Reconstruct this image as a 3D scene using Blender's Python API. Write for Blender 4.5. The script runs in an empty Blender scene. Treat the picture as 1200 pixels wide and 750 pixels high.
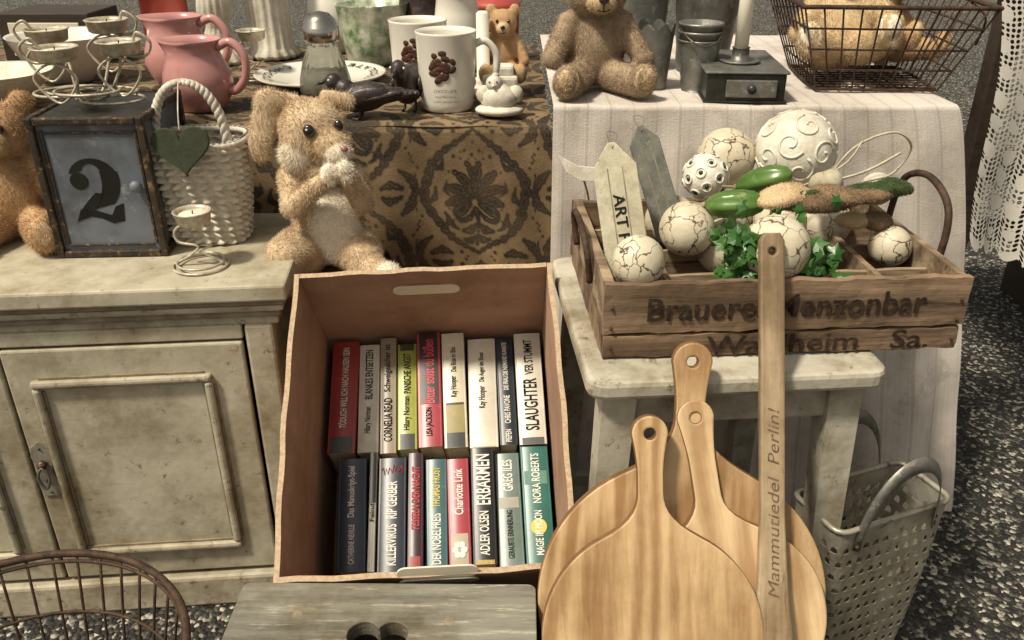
import bpy, bmesh, math, random
import numpy as np
from mathutils import Vector, Matrix, Euler
rad=math.radians
random.seed(5); rng=np.random.default_rng(5)
sc=bpy.context.scene
COL=sc.collection

# ---------------------------------------------------------------- materials
def mat(name,c1,c2=None,scale=20,rough=.6,metal=0,bump=.15,st=(1,1,1),c3=None,amt=.35,s3=None,bs=None,attr=False,spec=.4,bd=.002,sheen=0,ring=0,dirt=.0,ra=.12):
    m=bpy.data.materials.new(name); m.use_nodes=True
    n=m.node_tree.nodes; l=m.node_tree.links
    b=n['Principled BSDF']; b.inputs['Roughness'].default_value=rough; b.inputs['Metallic'].default_value=metal
    b.inputs['Specular IOR Level'].default_value=spec
    if sheen: b.inputs['Sheen Weight'].default_value=sheen
    if c2 is None: c2=tuple(x*.8 for x in c1)
    tc=n.new('ShaderNodeTexCoord'); oi=n.new('ShaderNodeObjectInfo')
    va=n.new('ShaderNodeVectorMath'); va.operation='ADD'
    sc_=n.new('ShaderNodeVectorMath'); sc_.operation='SCALE'; sc_.inputs[0].default_value=(7,5,3)
    l.new(oi.outputs['Random'],sc_.inputs['Scale']); l.new(tc.outputs['Object'],va.inputs[0]); l.new(sc_.outputs[0],va.inputs[1])
    mp=n.new('ShaderNodeMapping'); mp.inputs['Scale'].default_value=st; l.new(va.outputs[0],mp.inputs['Vector'])
    no=n.new('ShaderNodeTexNoise'); no.inputs['Scale'].default_value=scale; no.inputs['Detail'].default_value=8; no.inputs['Roughness'].default_value=.65
    l.new(mp.outputs[0],no.inputs['Vector'])
    fac=no.outputs['Fac']
    if ring:
        nr=n.new('ShaderNodeTexNoise'); nr.inputs['Scale'].default_value=scale*.10; nr.inputs['Detail'].default_value=1.0; l.new(mp.outputs[0],nr.inputs['Vector'])
        a1=n.new('ShaderNodeMath'); a1.operation='MULTIPLY'; a1.inputs[1].default_value=ring*2.2; l.new(nr.outputs['Fac'],a1.inputs[0])
        a2=n.new('ShaderNodeMath'); a2.operation='SINE'; l.new(a1.outputs[0],a2.inputs[0])
        a3=n.new('ShaderNodeMath'); a3.operation='MULTIPLY_ADD'; a3.inputs[1].default_value=ra; l.new(a2.outputs[0],a3.inputs[0]); l.new(fac,a3.inputs[2]); fac=a3.outputs[0]
    cr=n.new('ShaderNodeValToRGB'); cr.color_ramp.elements[0].position=.36; cr.color_ramp.elements[1].position=.66
    cr.color_ramp.elements[0].color=(*c1,1); cr.color_ramp.elements[1].color=(*c2,1)
    l.new(fac,cr.inputs['Fac']); out=cr.outputs['Color']
    if attr:
        at=n.new('ShaderNodeAttribute'); at.attribute_name='Col'
        mx=n.new('ShaderNodeMix'); mx.data_type='RGBA'; mx.blend_type='MULTIPLY'; mx.inputs[0].default_value=1
        l.new(at.outputs['Color'],mx.inputs[6]); l.new(out,mx.inputs[7]); out=mx.outputs[2]
    if c3 is not None:
        n3=n.new('ShaderNodeTexNoise'); n3.inputs['Scale'].default_value=s3 or scale*2.3; n3.inputs['Detail'].default_value=10; n3.inputs['Roughness'].default_value=.75
        l.new(mp.outputs[0],n3.inputs['Vector'])
        r3=n.new('ShaderNodeValToRGB'); r3.color_ramp.elements[0].position=1-amt-.05; r3.color_ramp.elements[1].position=1-amt+.04
        l.new(n3.outputs['Fac'],r3.inputs['Fac'])
        mx=n.new('ShaderNodeMix'); mx.data_type='RGBA'; l.new(r3.outputs['Color'],mx.inputs[0]); l.new(out,mx.inputs[6]); mx.inputs[7].default_value=(*c3,1); out=mx.outputs[2]
    if dirt:
        nd=n.new('ShaderNodeTexNoise'); nd.inputs['Scale'].default_value=4.5; nd.inputs['Detail'].default_value=9; nd.inputs['Roughness'].default_value=.7; l.new(va.outputs[0],nd.inputs['Vector'])
        rd=n.new('ShaderNodeValToRGB'); rd.color_ramp.elements[0].position=.44; rd.color_ramp.elements[1].position=.70
        rd.color_ramp.elements[0].color=(1,1,1,1); rd.color_ramp.elements[1].color=(1-dirt,1-min(.95,dirt*1.12),1-min(.95,dirt*1.3),1); l.new(nd.outputs['Fac'],rd.inputs['Fac'])
        mx=n.new('ShaderNodeMix'); mx.data_type='RGBA'; mx.blend_type='MULTIPLY'; mx.inputs[0].default_value=1; l.new(out,mx.inputs[6]); l.new(rd.outputs[0],mx.inputs[7]); out=mx.outputs[2]
    l.new(out,b.inputs['Base Color'])
    if bump:
        nb=n.new('ShaderNodeTexNoise'); nb.inputs['Scale'].default_value=bs or scale*4; nb.inputs['Detail'].default_value=6
        l.new(mp.outputs[0],nb.inputs['Vector'])
        bp=n.new('ShaderNodeBump'); bp.inputs['Strength'].default_value=bump; bp.inputs['Distance'].default_value=bd
        l.new(nb.outputs['Fac'],bp.inputs['Height']); l.new(bp.outputs[0],b.inputs['Normal'])
    return m
def wood(name,c1,c2,axis=1,scale=9,rough=.55,bump=.25,c3=None,amt=.3,ring=0,dirt=0,ra=.12):
    st=[6,6,6]; st[axis]=.55
    return mat(name,c1,c2,scale=scale,rough=rough,bump=bump,st=tuple(st),c3=c3,amt=amt,s3=scale*1.7,bs=scale*3,ring=ring,dirt=dirt,ra=ra)

M_cream=mat('cream_paint',(.50,.455,.345),(.38,.34,.245),scale=7,rough=.5,bump=.5,c3=(.15,.11,.07),amt=.36,s3=34,bs=55,dirt=.6)
M_cream2=mat('cream_paint_worn',(.48,.435,.325),(.32,.28,.2),scale=10,rough=.55,bump=.5,c3=(.12,.085,.055),amt=.39,s3=42,bs=70,dirt=.6)
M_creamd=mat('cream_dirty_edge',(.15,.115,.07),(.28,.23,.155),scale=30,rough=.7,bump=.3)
M_white=mat('old_white_paint',(.50,.465,.375),(.36,.325,.245),scale=9,rough=.5,bump=.5,c3=(.16,.115,.075),amt=.375,s3=32,bs=60,dirt=.6)
M_grayw=mat('gray_weathered_wood',(.27,.255,.205),(.125,.115,.09),scale=6,rough=.6,bump=.6,st=(.5,5,5),c3=(.44,.41,.32),amt=.40,s3=14,bs=30,dirt=.65)
M_bwood=wood('beech_board_wood',(.62,.43,.235),(.36,.21,.095),1,scale=7,rough=.42,bump=.25,ring=40,dirt=.35,ra=.12,c3=(.26,.14,.06),amt=.33)
M_bwood2=wood('birch_board_wood',(.68,.49,.28),(.43,.27,.135),1,scale=6,rough=.42,bump=.25,ring=38,dirt=.3,ra=.12,c3=(.3,.17,.08),amt=.33)
M_bedge=wood('board_edge_wood',(.22,.12,.055),(.13,.07,.03),1,scale=7,rough=.6,bump=.3)
M_pad=wood('old_washing_paddle_wood',(.43,.325,.205),(.225,.155,.09),1,scale=6,rough=.6,bump=.5,c3=(.12,.075,.04),amt=.38,ring=30,dirt=.5)
M_crate=wood('crate_wood',(.275,.185,.115),(.115,.073,.043),0,scale=5,rough=.85,bump=1,c3=(.045,.028,.017),amt=.39,ring=34,dirt=.5)
M_crated=wood('crate_wood_edge',(.36,.27,.175),(.15,.10,.06),0,scale=6,rough=.85,bump=.9,c3=(.06,.038,.025),amt=.39,ring=24,dirt=.45)
M_card=mat('cardboard',(.40,.25,.165),(.34,.205,.13),scale=3,rough=.95,bump=.15,bs=40,dirt=.35,spec=.1,st=(1,1,6))
M_cardin=mat('cardboard_inside',(.44,.285,.20),(.37,.23,.155),scale=2.5,rough=.95,bump=.15,bs=40,dirt=.35,spec=.1,st=(1,1,6))
M_cardedge=mat('cardboard_edge',(.50,.38,.26),(.34,.24,.155),scale=160,rough=.95,bump=.2,spec=.1)
M_flap=mat('flap_paper',(.72,.65,.51),(.66,.59,.45),scale=10,rough=.9,bump=.05)
M_black=mat('black_ink',(.010,.009,.008),(.018,.016,.014),rough=.8,bump=0,spec=.15)
M_ink=mat('faded_ink',(.020,.014,.011),(.065,.042,.028),scale=110,rough=.85,bump=0,spec=.1)
M_inkp=mat('faint_ink',(.08,.055,.035),(.20,.14,.085),scale=110,rough=.8,bump=0,spec=.2)
M_whitei=mat('white_ink_and_glint',(.75,.72,.64),(.7,.67,.6),rough=.6,bump=0)
M_redi=mat('red_ink',(.5,.03,.03),(.42,.03,.03),rough=.6,bump=0)
M_yeli=mat('yellow_ink',(.6,.5,.1),(.55,.45,.1),rough=.6,bump=0)
M_page=mat('page_block',(.62,.55,.42),(.5,.43,.31),scale=4,rough=.9,bump=.4,st=(90,1,1))
M_rust=mat('rusty_wire',(.105,.06,.038),(.035,.024,.018),scale=60,rough=.75,metal=.5,bump=.5)
M_wire=mat('dull_wire',(.15,.12,.08),(.07,.055,.04),scale=50,rough=.45,metal=.8,bump=.2)
M_lwire=mat('cream_wire',(.58,.53,.42),(.30,.24,.16),scale=70,rough=.35,metal=.2,bump=.2)
M_galv=mat('galvanised_steel',(.27,.265,.24),(.15,.15,.135),scale=22,rough=.45,metal=.65,bump=.25,c3=(.4,.38,.33),amt=.4,dirt=.4)
M_galvr=mat('galvanised_worn',(.47,.44,.365),(.30,.275,.215),scale=26,rough=.42,metal=.45,bump=.3,c3=(.12,.07,.04),amt=.385,s3=30,dirt=.45)
M_dmetal=mat('dark_metal',(.07,.07,.06),(.03,.03,.025),scale=20,rough=.4,metal=.6,bump=.25,dirt=.4)
M_blue=mat('bluegray_panel',(.145,.16,.185),(.085,.095,.115),scale=9,rough=.5,bump=.2,c3=(.22,.23,.235),amt=.38,dirt=.45)
M_rframe=mat('rust_frame',(.06,.042,.028),(.022,.018,.014),scale=30,rough=.55,metal=.3,bump=.5,c3=(.26,.16,.08),amt=.41)
M_pink=mat('pink_glaze',(.50,.245,.225),(.43,.195,.18),scale=9,rough=.16,bump=.02,spec=.6)
M_pinkin=mat('inside_glaze',(.28,.11,.08),(.22,.09,.06),scale=9,rough=.3,bump=.02)
M_china=mat('white_china',(.72,.68,.59),(.65,.61,.52),scale=5,rough=.14,bump=0,spec=.6)
M_choc=mat('chocolate_print',(.085,.035,.022),(.04,.018,.012),scale=60,rough=.3,bump=0)
M_glass=mat('shaker_glass',(.42,.42,.37),(.3,.3,.26),scale=20,rough=.08,bump=0,spec=.9)
_b=M_glass.node_tree.nodes['Principled BSDF']; _b.inputs['Transmission Weight'].default_value=.85; _b.inputs['IOR'].default_value=1.3
M_chrome=mat('chrome_cap',(.5,.47,.42),(.33,.31,.27),scale=20,rough=.18,metal=.95,bump=.05)
M_bird=mat('dark_bird_paint',(.045,.03,.028),(.018,.015,.015),scale=40,rough=.4,bump=.4,c3=(.11,.07,.055),amt=.41)
M_plast=mat('plaster_white',(.72,.68,.58),(.56,.51,.41),scale=40,rough=.65,bump=.5,dirt=.3)
M_wax=mat('wax_white',(.75,.69,.58),(.7,.64,.52),scale=10,rough=.4,bump=0)
M_yarn=mat('white_raffia',(.72,.67,.58),(.50,.45,.36),scale=60,rough=.8,bump=.3,dirt=.3)
M_heart=mat('green_felt',(.045,.055,.028),(.03,.036,.02),scale=60,rough=.9,bump=.4)
M_fur_bunny=mat('fur_bunny',(.47,.34,.205),(.68,.54,.37),scale=24,rough=.95,bump=0)
M_fur_cream=mat('fur_cream',(.72,.64,.51),(.80,.73,.60),scale=30,rough=.95,bump=0)
M_fur_or=mat('fur_orange_tan',(.37,.215,.105),(.50,.33,.18),scale=30,rough=.95,bump=0)
M_fur_gray=mat('fur_graybrown',(.25,.175,.11),(.37,.275,.18),scale=30,rough=.95,bump=0)
M_fur_lt=mat('fur_light_tan',(.57,.43,.26),(.45,.32,.175),scale=30,rough=.95,bump=0)
M_fur_br=mat('fur_dark_brown',(.17,.11,.06),(.28,.19,.11),scale=40,rough=.95,bump=0)
M_fur_gn=mat('fur_green',(.035,.055,.018),(.07,.10,.035),scale=40,rough=.95,bump=0)
M_eye=mat('glass_eye',(.008,.006,.005),(.014,.009,.006),rough=.08,bump=0,spec=.8)
M_ball=mat('crackle_ball',(.66,.60,.46),(.54,.47,.34),scale=20,rough=.45,bump=.35,c3=(.2,.135,.085),amt=.35,s3=26,dirt=.35)
M_pod=mat('green_pod',(.085,.165,.03),(.05,.11,.02),scale=12,rough=.28,bump=.25,bs=20,c3=(.2,.25,.09),amt=.38)
M_leaf=mat('ivy_leaf_green',(.018,.070,.012),(.05,.13,.025),scale=16,rough=.35,bump=.3,c3=(.12,.19,.07),amt=.36)
M_stem=mat('twig',(.3,.24,.15),(.2,.15,.09),rough=.8)
M_red=mat('red_print',(.40,.06,.04),(.32,.05,.04),rough=.5)
M_dwood=wood('dark_wood',(.05,.033,.022),(.025,.017,.012),0)
M_taggray=wood('gray_tag_wood',(.15,.15,.12),(.08,.08,.065),1,c3=(.25,.24,.18),amt=.38)
M_tag=wood('cream_tag_wood',(.52,.48,.35),(.38,.34,.23),1,c3=(.22,.17,.10),amt=.38,dirt=.35)
M_greeny=mat('green_white_ceramic',(.62,.6,.5),(.08,.16,.05),scale=26,rough=.3,bump=.2)

def crackle(m,sc_=26,w=.03,dark=(.10,.065,.04)):
    n=m.node_tree.nodes; l=m.node_tree.links; b=n['Principled BSDF']
    src=b.inputs['Base Color'].links[0].from_socket
    mp=[x for x in n if x.type=='MAPPING'][0]
    nz=n.new('ShaderNodeTexNoise'); nz.inputs['Scale'].default_value=30; nz.inputs['Detail'].default_value=5; l.new(mp.outputs[0],nz.inputs['Vector'])
    sv=n.new('ShaderNodeVectorMath'); sv.operation='SCALE'; sv.inputs['Scale'].default_value=.05; l.new(nz.outputs['Color'],sv.inputs[0])
    av=n.new('ShaderNodeVectorMath'); av.operation='ADD'; l.new(sv.outputs[0],av.inputs[0]); l.new(mp.outputs[0],av.inputs[1])
    vo=n.new('ShaderNodeTexVoronoi'); vo.feature='DISTANCE_TO_EDGE'; vo.inputs['Scale'].default_value=sc_; l.new(av.outputs[0],vo.inputs['Vector'])
    dv=n.new('ShaderNodeMath'); dv.operation='DIVIDE'; l.new(vo.outputs['Distance'],dv.inputs[0])
    nw=n.new('ShaderNodeTexNoise'); nw.inputs['Scale'].default_value=18; l.new(mp.outputs[0],nw.inputs['Vector']); 
    pw=n.new('ShaderNodeMath'); pw.operation='POWER'; pw.inputs[1].default_value=2.2; l.new(nw.outputs['Fac'],pw.inputs[0]); l.new(pw.outputs[0],dv.inputs[1])
    r=n.new('ShaderNodeValToRGB'); r.color_ramp.elements[0].position=.06; r.color_ramp.elements[1].position=.14
    r.color_ramp.elements[0].color=(1,1,1,1); r.color_ramp.elements[1].color=(0,0,0,1); l.new(dv.outputs[0],r.inputs[0])
    mx=n.new('ShaderNodeMix'); mx.data_type='RGBA'; l.new(r.outputs[0],mx.inputs[0]); l.new(src,mx.inputs[6]); mx.inputs[7].default_value=(*dark,1)
    l.new(mx.outputs[2],b.inputs['Base Color'])
crackle(M_ball)

# ---------------------------------------------------------------- geometry builder
def cr_spline(P,n=6,cyc=False):
    P=[Vector(p) for p in P]; out=[]; N=len(P)
    if N<3: return P
    rg=range(N if cyc else N-1)
    for i in rg:
        if cyc: a,b,c,d=P[(i-1)%N],P[i],P[(i+1)%N],P[(i+2)%N]
        else: a,b,c,d=P[max(i-1,0)],P[i],P[i+1],P[min(i+2,N-1)]
        for k in range(n):
            t=k/n
            out.append(.5*((2*b)+(c-a)*t+(2*a-5*b+4*c-d)*t*t+(3*b-a-3*c+d)*t**3))
    if not cyc: out.append(P[-1])
    return out
def T(loc=(0,0,0),rot=(0,0,0),s=(1,1,1)):
    return Matrix.LocRotScale(Vector(loc),Euler(rot,'XYZ'),Vector(s))
def frame(o,x,y):
    x=Vector(x).normalized(); y=Vector(y); z=x.cross(y).normalized(); y=z.cross(x)
    m=Matrix((( x[0],y[0],z[0],o[0]),(x[1],y[1],z[1],o[1]),(x[2],y[2],z[2],o[2]),(0,0,0,1))); return m
class G:
    def __init__(s): s.v=[];s.f=[];s.m=[];s.s=[];s.mats=[];s.M=Matrix.Identity(4)
    def mi(s,m):
        if m not in s.mats: s.mats.append(m)
        return s.mats.index(m)
    def add(s,V,F,m,sm=False,M=None):
        o=len(s.v); MM=s.M@M if M is not None else s.M
        s.v+= [tuple(MM@Vector(p)) for p in V]
        k=s.mi(m) if not isinstance(m,list) else None
        for i,f in enumerate(F):
            s.f.append(tuple(a+o for a in f)); s.m.append(k if k is not None else s.mi(m[i])); s.s.append(sm)
    def bm(s,bm,m,sm=False,M=None):
        bm.verts.index_update()
        s.add([v.co.copy() for v in bm.verts],[[v.index for v in f.verts] for f in bm.faces],m,sm,M); bm.free()
    def box(s,size,loc,m,rot=(0,0,0),bev=.003,M=None):
        b=bmesh.new(); bmesh.ops.create_cube(b,size=1)
        for v in b.verts: v.co=Vector((v.co.x*size[0],v.co.y*size[1],v.co.z*size[2]))
        if bev: bmesh.ops.bevel(b,geom=list(b.edges),offset=min(bev,min(size)*.4),segments=2,affect='EDGES',profile=.5)
        MM=T(loc,rot); 
        if M is not None: MM=M@MM
        s.bm(b,m,False,MM)
    def rough_box(s,size,loc,m,seg=(24,2,4),amp=.002,seed=0,rot=(0,0,0)):
        b=bmesh.new(); nx,ny,nz=seg; V={}
        r=random.Random(seed); ph=[r.random()*9 for _ in range(6)]
        for i in range(nx+1):
            for j in range(ny+1):
                for k in range(nz+1):
                    if i in(0,nx) or j in(0,ny) or k in(0,nz):
                        x=(i/nx-.5)*size[0];y=(j/ny-.5)*size[1];z=(k/nz-.5)*size[2]
                        a=amp*(math.sin(i*.9+ph[0])+.6*math.sin(i*2.1+ph[1])+.8*(r.random()-.5))
                        x+=amp*(r.random()-.5); y+=amp*.5*(math.sin(i*.7+ph[2]+k)+ (r.random()-.5)); z+=a*(1 if k==nz else (-.8 if k==0 else .2))
                        if (k in(0,nz)) and (j in(0,ny)): z-=math.copysign(amp*.8,z); y-=math.copysign(amp*.6,y)
                        V[i,j,k]=b.verts.new((x,y,z))
        def q(a,b_,c,d): b.faces.new((V[a],V[b_],V[c],V[d]))
        for i in range(nx):
            for j in range(ny): q((i,j,0),(i,j+1,0),(i+1,j+1,0),(i+1,j,0)); q((i,j,nz),(i+1,j,nz),(i+1,j+1,nz),(i,j+1,nz))
            for k in range(nz): q((i,0,k),(i+1,0,k),(i+1,0,k+1),(i,0,k+1)); q((i,ny,k),(i,ny,k+1),(i+1,ny,k+1),(i+1,ny,k))
        for j in range(ny):
            for k in range(nz): q((0,j,k),(0,j,k+1),(0,j+1,k+1),(0,j+1,k)); q((nx,j,k),(nx,j+1,k),(nx,j+1,k+1),(nx,j,k+1))
        s.bm(b,m,False,T(loc,rot))
    def ball(s,loc,r,m,rot=(0,0,0),seg=20,fn=None):
        if not hasattr(r,'__len__'): r=(r,r,r)
        V=[];F=[];R=seg//2
        for i in range(R+1):
            th=math.pi*i/R
            for j in range(seg):
                ph=2*math.pi*j/seg; d=Vector((math.sin(th)*math.cos(ph),math.sin(th)*math.sin(ph),math.cos(th)))
                k=fn(d) if fn else 1
                V.append((d[0]*r[0]*k,d[1]*r[1]*k,d[2]*r[2]*k))
        for i in range(R):
            for j in range(seg):
                a=i*seg+j;b=i*seg+(j+1)%seg; F.append((a,a+seg,b+seg,b))
        s.add(V,F,m,True,T(loc,rot))
    def lathe(s,prof,m,loc=(0,0,0),rot=(0,0,0),seg=36,fn=None,M=None,sm=True):
        V=[];F=[];n=len(prof)
        for i,(r,z) in enumerate(prof):
            for j in range(seg):
                a=2*math.pi*j/seg; rr=r*(fn(a,z) if fn else 1)
                V.append((rr*math.cos(a),rr*math.sin(a),z))
        for i in range(n-1):
            for j in range(seg):
                a=i*seg+j;b=i*seg+(j+1)%seg; F.append((a,b,b+seg,a+seg))
        MM=T(loc,rot)
        if M is not None: MM=M@MM
        s.add(V,F,m,sm,MM)
    def tube(s,pts,r,m,cyc=False,seg=8,n=6,M=None,flat=None):
        P=cr_spline(pts,n,cyc) if n>1 else [Vector(p) for p in pts]
        N=len(P); V=[];F=[]; up=None
        for i in range(N):
            if cyc: t=(P[(i+1)%N]-P[i-1])
            else: t=P[min(i+1,N-1)]-P[max(i-1,0)]
            t=t.normalized() if t.length>1e-9 else Vector((0,0,1))
            if up is None:
                up=Vector((0,0,1)) if abs(t.z)<.9 else Vector((0,1,0))
            up=(up-t*up.dot(t)); up=up.normalized() if up.length>1e-6 else t.orthogonal().normalized()
            sd=t.cross(up)
            rr=r[min(int(i/max(N-1,1)*(len(r)-1)+.5),len(r)-1)] if hasattr(r,'__len__') else r
            for j in range(seg):
                a=2*math.pi*j/seg; ca=math.cos(a)*rr; sa=math.sin(a)*rr
                if flat: ca*=flat
                V.append(P[i]+sd*ca+up*sa)
        for i in range(N if cyc else N-1):
            for j in range(seg):
                a=i*seg+j;b=i*seg+(j+1)%seg;i2=(i+1)%N; F.append((a,b,i2*seg+(j+1)%seg,i2*seg+j))
        if not cyc:
            F.append(tuple(range(seg))[::-1]); F.append(tuple((N-1)*seg+j for j in range(seg)))
        s.add(V,F,m,True,M)
    def prism(s,loops,th,m,M=None,bev=0,side=None):
        b=bmesh.new()
        for lp in loops:
            vs=[b.verts.new((p[0],p[1],0)) for p in lp]
            for i in range(len(vs)): b.edges.new((vs[i],vs[(i+1)%len(vs)]))
        if len(loops)==1: b.faces.new(b.verts)
        else: bmesh.ops.triangle_fill(b,edges=list(b.edges),use_beauty=True)
        if th:
            r=bmesh.ops.extrude_face_region(b,geom=list(b.faces))
            bmesh.ops.translate(b,verts=[v for v in r['geom'] if isinstance(v,bmesh.types.BMVert)],vec=(0,0,th))
            bmesh.ops.recalc_face_normals(b,faces=list(b.faces))
            if bev:
                es=[e for e in b.edges if len(e.link_faces)==2 and e.calc_face_angle(0)>1.2]
                bmesh.ops.bevel(b,geom=es,offset=bev,segments=2,affect='EDGES',profile=.5)
        if side is not None:
            b.normal_update(); m=[side if abs(f.normal.z)<.75 else m for f in b.faces]
        s.bm(b,m,False,M)
    def text(s,body,w,h,M,m,bold=0.0,stretch=1.5,shear=0):
        cu=bpy.data.curves.new('t','FONT'); cu.body=body; cu.size=1; cu.offset=bold; cu.shear=shear
        cu.align_x='CENTER'; cu.resolution_u=3
        o=bpy.data.objects.new('t',cu); COL.objects.link(o)
        dg=bpy.context.evaluated_depsgraph_get(); me=bpy.data.meshes.new_from_object(o.evaluated_get(dg))
        V=[v.co.copy() for v in me.vertices]; F=[tuple(p.vertices) for p in me.polygons]
        bpy.data.objects.remove(o); bpy.data.curves.remove(cu); bpy.data.meshes.remove(me)
        if not V: return
        x0=min(v.x for v in V);x1=max(v.x for v in V);y0=min(v.y for v in V);y1=max(v.y for v in V)
        sx=w/(x1-x0); sy=h/(y1-y0); k=min(sx,sy); sx=min(sx,k*stretch); sy=min(sy,k*stretch)
        V=[((v.x-(x0+x1)/2)*sx,(v.y-(y0+y1)/2)*sy,0) for v in V]
        s.add(V,F,m,False,M)
    def obj(s,name,parent=None,loc=(0,0,0),rot=(0,0,0),col=None):
        me=bpy.data.meshes.new(name); me.from_pydata(s.v,[],s.f)
        for m in s.mats: me.materials.append(m)
        me.polygons.foreach_set('material_index',s.m); me.polygons.foreach_set('use_smooth',s.s)
        me.update()
        o=bpy.data.objects.new(name,me); COL.objects.link(o); o.location=loc; o.rotation_euler=rot
        if parent: o.parent=parent
        return o
def empty(name,loc=(0,0,0),rot=(0,0,0)):
    o=bpy.data.objects.new(name,None); COL.objects.link(o); o.location=loc; o.rotation_euler=rot; o.empty_display_size=.05; return o
def grid(name,fn,nu,nv,m,parent=None,thick=0,colfn=None):
    u=np.linspace(0,1,nu);v=np.linspace(0,1,nv); U,Vv=np.meshgrid(u,v,indexing='ij')
    X,Y,Z=fn(U,Vv); co=np.stack([X,Y,Z],-1).reshape(-1,3)
    idx=np.arange(nu*nv).reshape(nu,nv)
    F=np.stack([idx[:-1,:-1],idx[1:,:-1],idx[1:,1:],idx[:-1,1:]],-1).reshape(-1,4)
    me=bpy.data.meshes.new(name); me.from_pydata(co.tolist(),[],F.tolist()); me.materials.append(m)
    me.polygons.foreach_set('use_smooth',[True]*len(F)); me.update()
    if colfn is not None:
        c=colfn(U,Vv).reshape(-1,3); a=me.color_attributes.new('Col','FLOAT_COLOR','POINT')
        a.data.foreach_set('color',np.concatenate([c,np.ones((len(c),1))],1).ravel())
    o=bpy.data.objects.new(name,me); COL.objects.link(o)
    if parent: o.parent=parent
    if thick:
        md=o.modifiers.new('s','SOLIDIFY'); md.thickness=thick
    return o

# ---------------------------------------------------------------- plush
def cap(p0,p1,r0,r1,m,n=5,sq=1):
    out=[]
    for i in range(n):
        t=i/(n-1); p=[a+(b-a)*t for a,b in zip(p0,p1)]; r=r0+(r1-r0)*t; out.append((p,(r,r*sq,r),(0,0,0),m))
    return out
def plush(name,parts,M,nf=14000,fl=.008,fw=.001,vox=.006,extra=None,long=None):
    g=G()
    for c,r,ro,m in parts: g.ball(c,r,m,ro,seg=16)
    o=g.obj('tmp')
    md=o.modifiers.new('r','REMESH'); md.mode='VOXEL'; md.voxel_size=vox
    md=o.modifiers.new('sm','SMOOTH'); md.iterations=3; md.factor=.5
    dg=bpy.context.evaluated_depsgraph_get(); me=bpy.data.meshes.new_from_object(o.evaluated_get(dg))
    nv=len(me.vertices); co=np.empty(nv*3); me.vertices.foreach_get('co',co); co=co.reshape(-1,3)
    me.calc_loop_triangles(); nt=len(me.loop_triangles); tr=np.empty(nt*3,dtype=np.int32); me.loop_triangles.foreach_get('vertices',tr); tr=tr.reshape(-1,3)
    faces=[tuple(p.vertices) for p in me.polygons]
    bpy.data.objects.remove(o); bpy.data.meshes.remove(me)
    mats=[]
    for p in parts:
        if p[3] not in mats: mats.append(p[3])
    def cls(P):
        best=np.full(len(P),1e9); k=np.zeros(len(P),int)
        for c,r,ro,m in parts:
            Ri=np.array(Euler(ro).to_matrix().transposed()); q=(P-np.array(c))@Ri.T
            d=np.abs(np.sqrt(((q/np.array(r))**2).sum(1))-1)*min(r)
            w=d<best; best[w]=d[w]; k[w]=mats.index(m)
        return k
    fc=np.array([co[list(f)].mean(0) for f in faces]); km=cls(fc)
    g=G(); g.M=M; g.mats=list(mats)
    g.add(co.tolist(),faces,[mats[i] for i in km],True)
    A=co[tr[:,0]];B=co[tr[:,1]];C=co[tr[:,2]]; nn=np.cross(B-A,C-A); ar=np.linalg.norm(nn,axis=1)+1e-12; nn/=ar[:,None]
    ti=rng.choice(nt,nf,p=ar/ar.sum()); a=rng.random(nf);b=rng.random(nf); w=a+b>1; a[w]=1-a[w]; b[w]=1-b[w]
    P=A[ti]+(B-A)[ti]*a[:,None]+(C-A)[ti]*b[:,None]; N=nn[ti]
    sw=np.stack([np.sin(P[:,2]*55+P[:,1]*30),np.sin(P[:,0]*60+1),np.sin(P[:,0]*40+P[:,2]*50)],1)*.32
    d=N*.75+rng.normal(0,.20,(nf,3))+sw+np.array([0,0,-.38]); d/=np.linalg.norm(d,axis=1)[:,None]
    sdv=np.cross(d,rng.normal(0,1,(nf,3))); sdv/=np.linalg.norm(sdv,axis=1)[:,None]
    L=fl*rng.uniform(.4,1.1,nf)
    if long: 
        lc,lr,lk=long; L*=np.where(np.linalg.norm(P-np.array(lc),axis=1)<lr,lk,1)
    kf=cls(P)
    V=np.stack([P-sdv*fw/2-N*.001,P+sdv*fw/2-N*.001,P+d*L[:,None]],1).reshape(-1,3)
    F=[(3*i,3*i+1,3*i+2) for i in range(nf)]
    g.add(V.tolist(),F,[mats[i] for i in kf],False)
    if extra: extra(g)
    return g.obj(name)
def teddy(name,M,m,mm=None,nf=13000,fl=.006,head=True):
    mm=mm or m
    P=[((0,0,.085),(.06,.05,.082),(0,0,0),m),((0,-.012,.195),(.056,.05,.05),(0,0,0),m),((0,-.056,.183),(.027,.026,.022),(0,0,0),mm),
       ((-.046,0,.24),(.022,.012,.022),(0,0,0),m),((.046,0,.24),(.022,.012,.022),(0,0,0),m)]
    for sx in(-1,1):
        P+=cap((sx*.05,-.01,.14),(sx*.085,-.045,.07),.022,.021,m)
        P+=cap((sx*.035,-.03,.032),(sx*.066,-.115,.03),.034,.027,m,6)
        P+=[((sx*.068,-.125,.04),(.027,.02,.037),(.2,0,0),m),((sx*.070,-.138,.042),(.019,.010,.027),(.2,0,0),mm)]
    def ex(g):
        for sx in(-1,1): g.ball((sx*.022,-.058,.208),.0065,M_eye,seg=10)
        g.ball((0,-.083,.19),(.010,.006,.007),M_eye,seg=10)
        g.tube([(-.012,-.078,.172),(0,-.081,.168),(.012,-.078,.172)],.0014,M_eye,seg=5)
        g.tube([(0,-.082,.186),(0,-.081,.168)],.0014,M_eye,seg=5,n=1)
    return plush(name,P,M,nf=nf,fl=fl,extra=ex)

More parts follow.
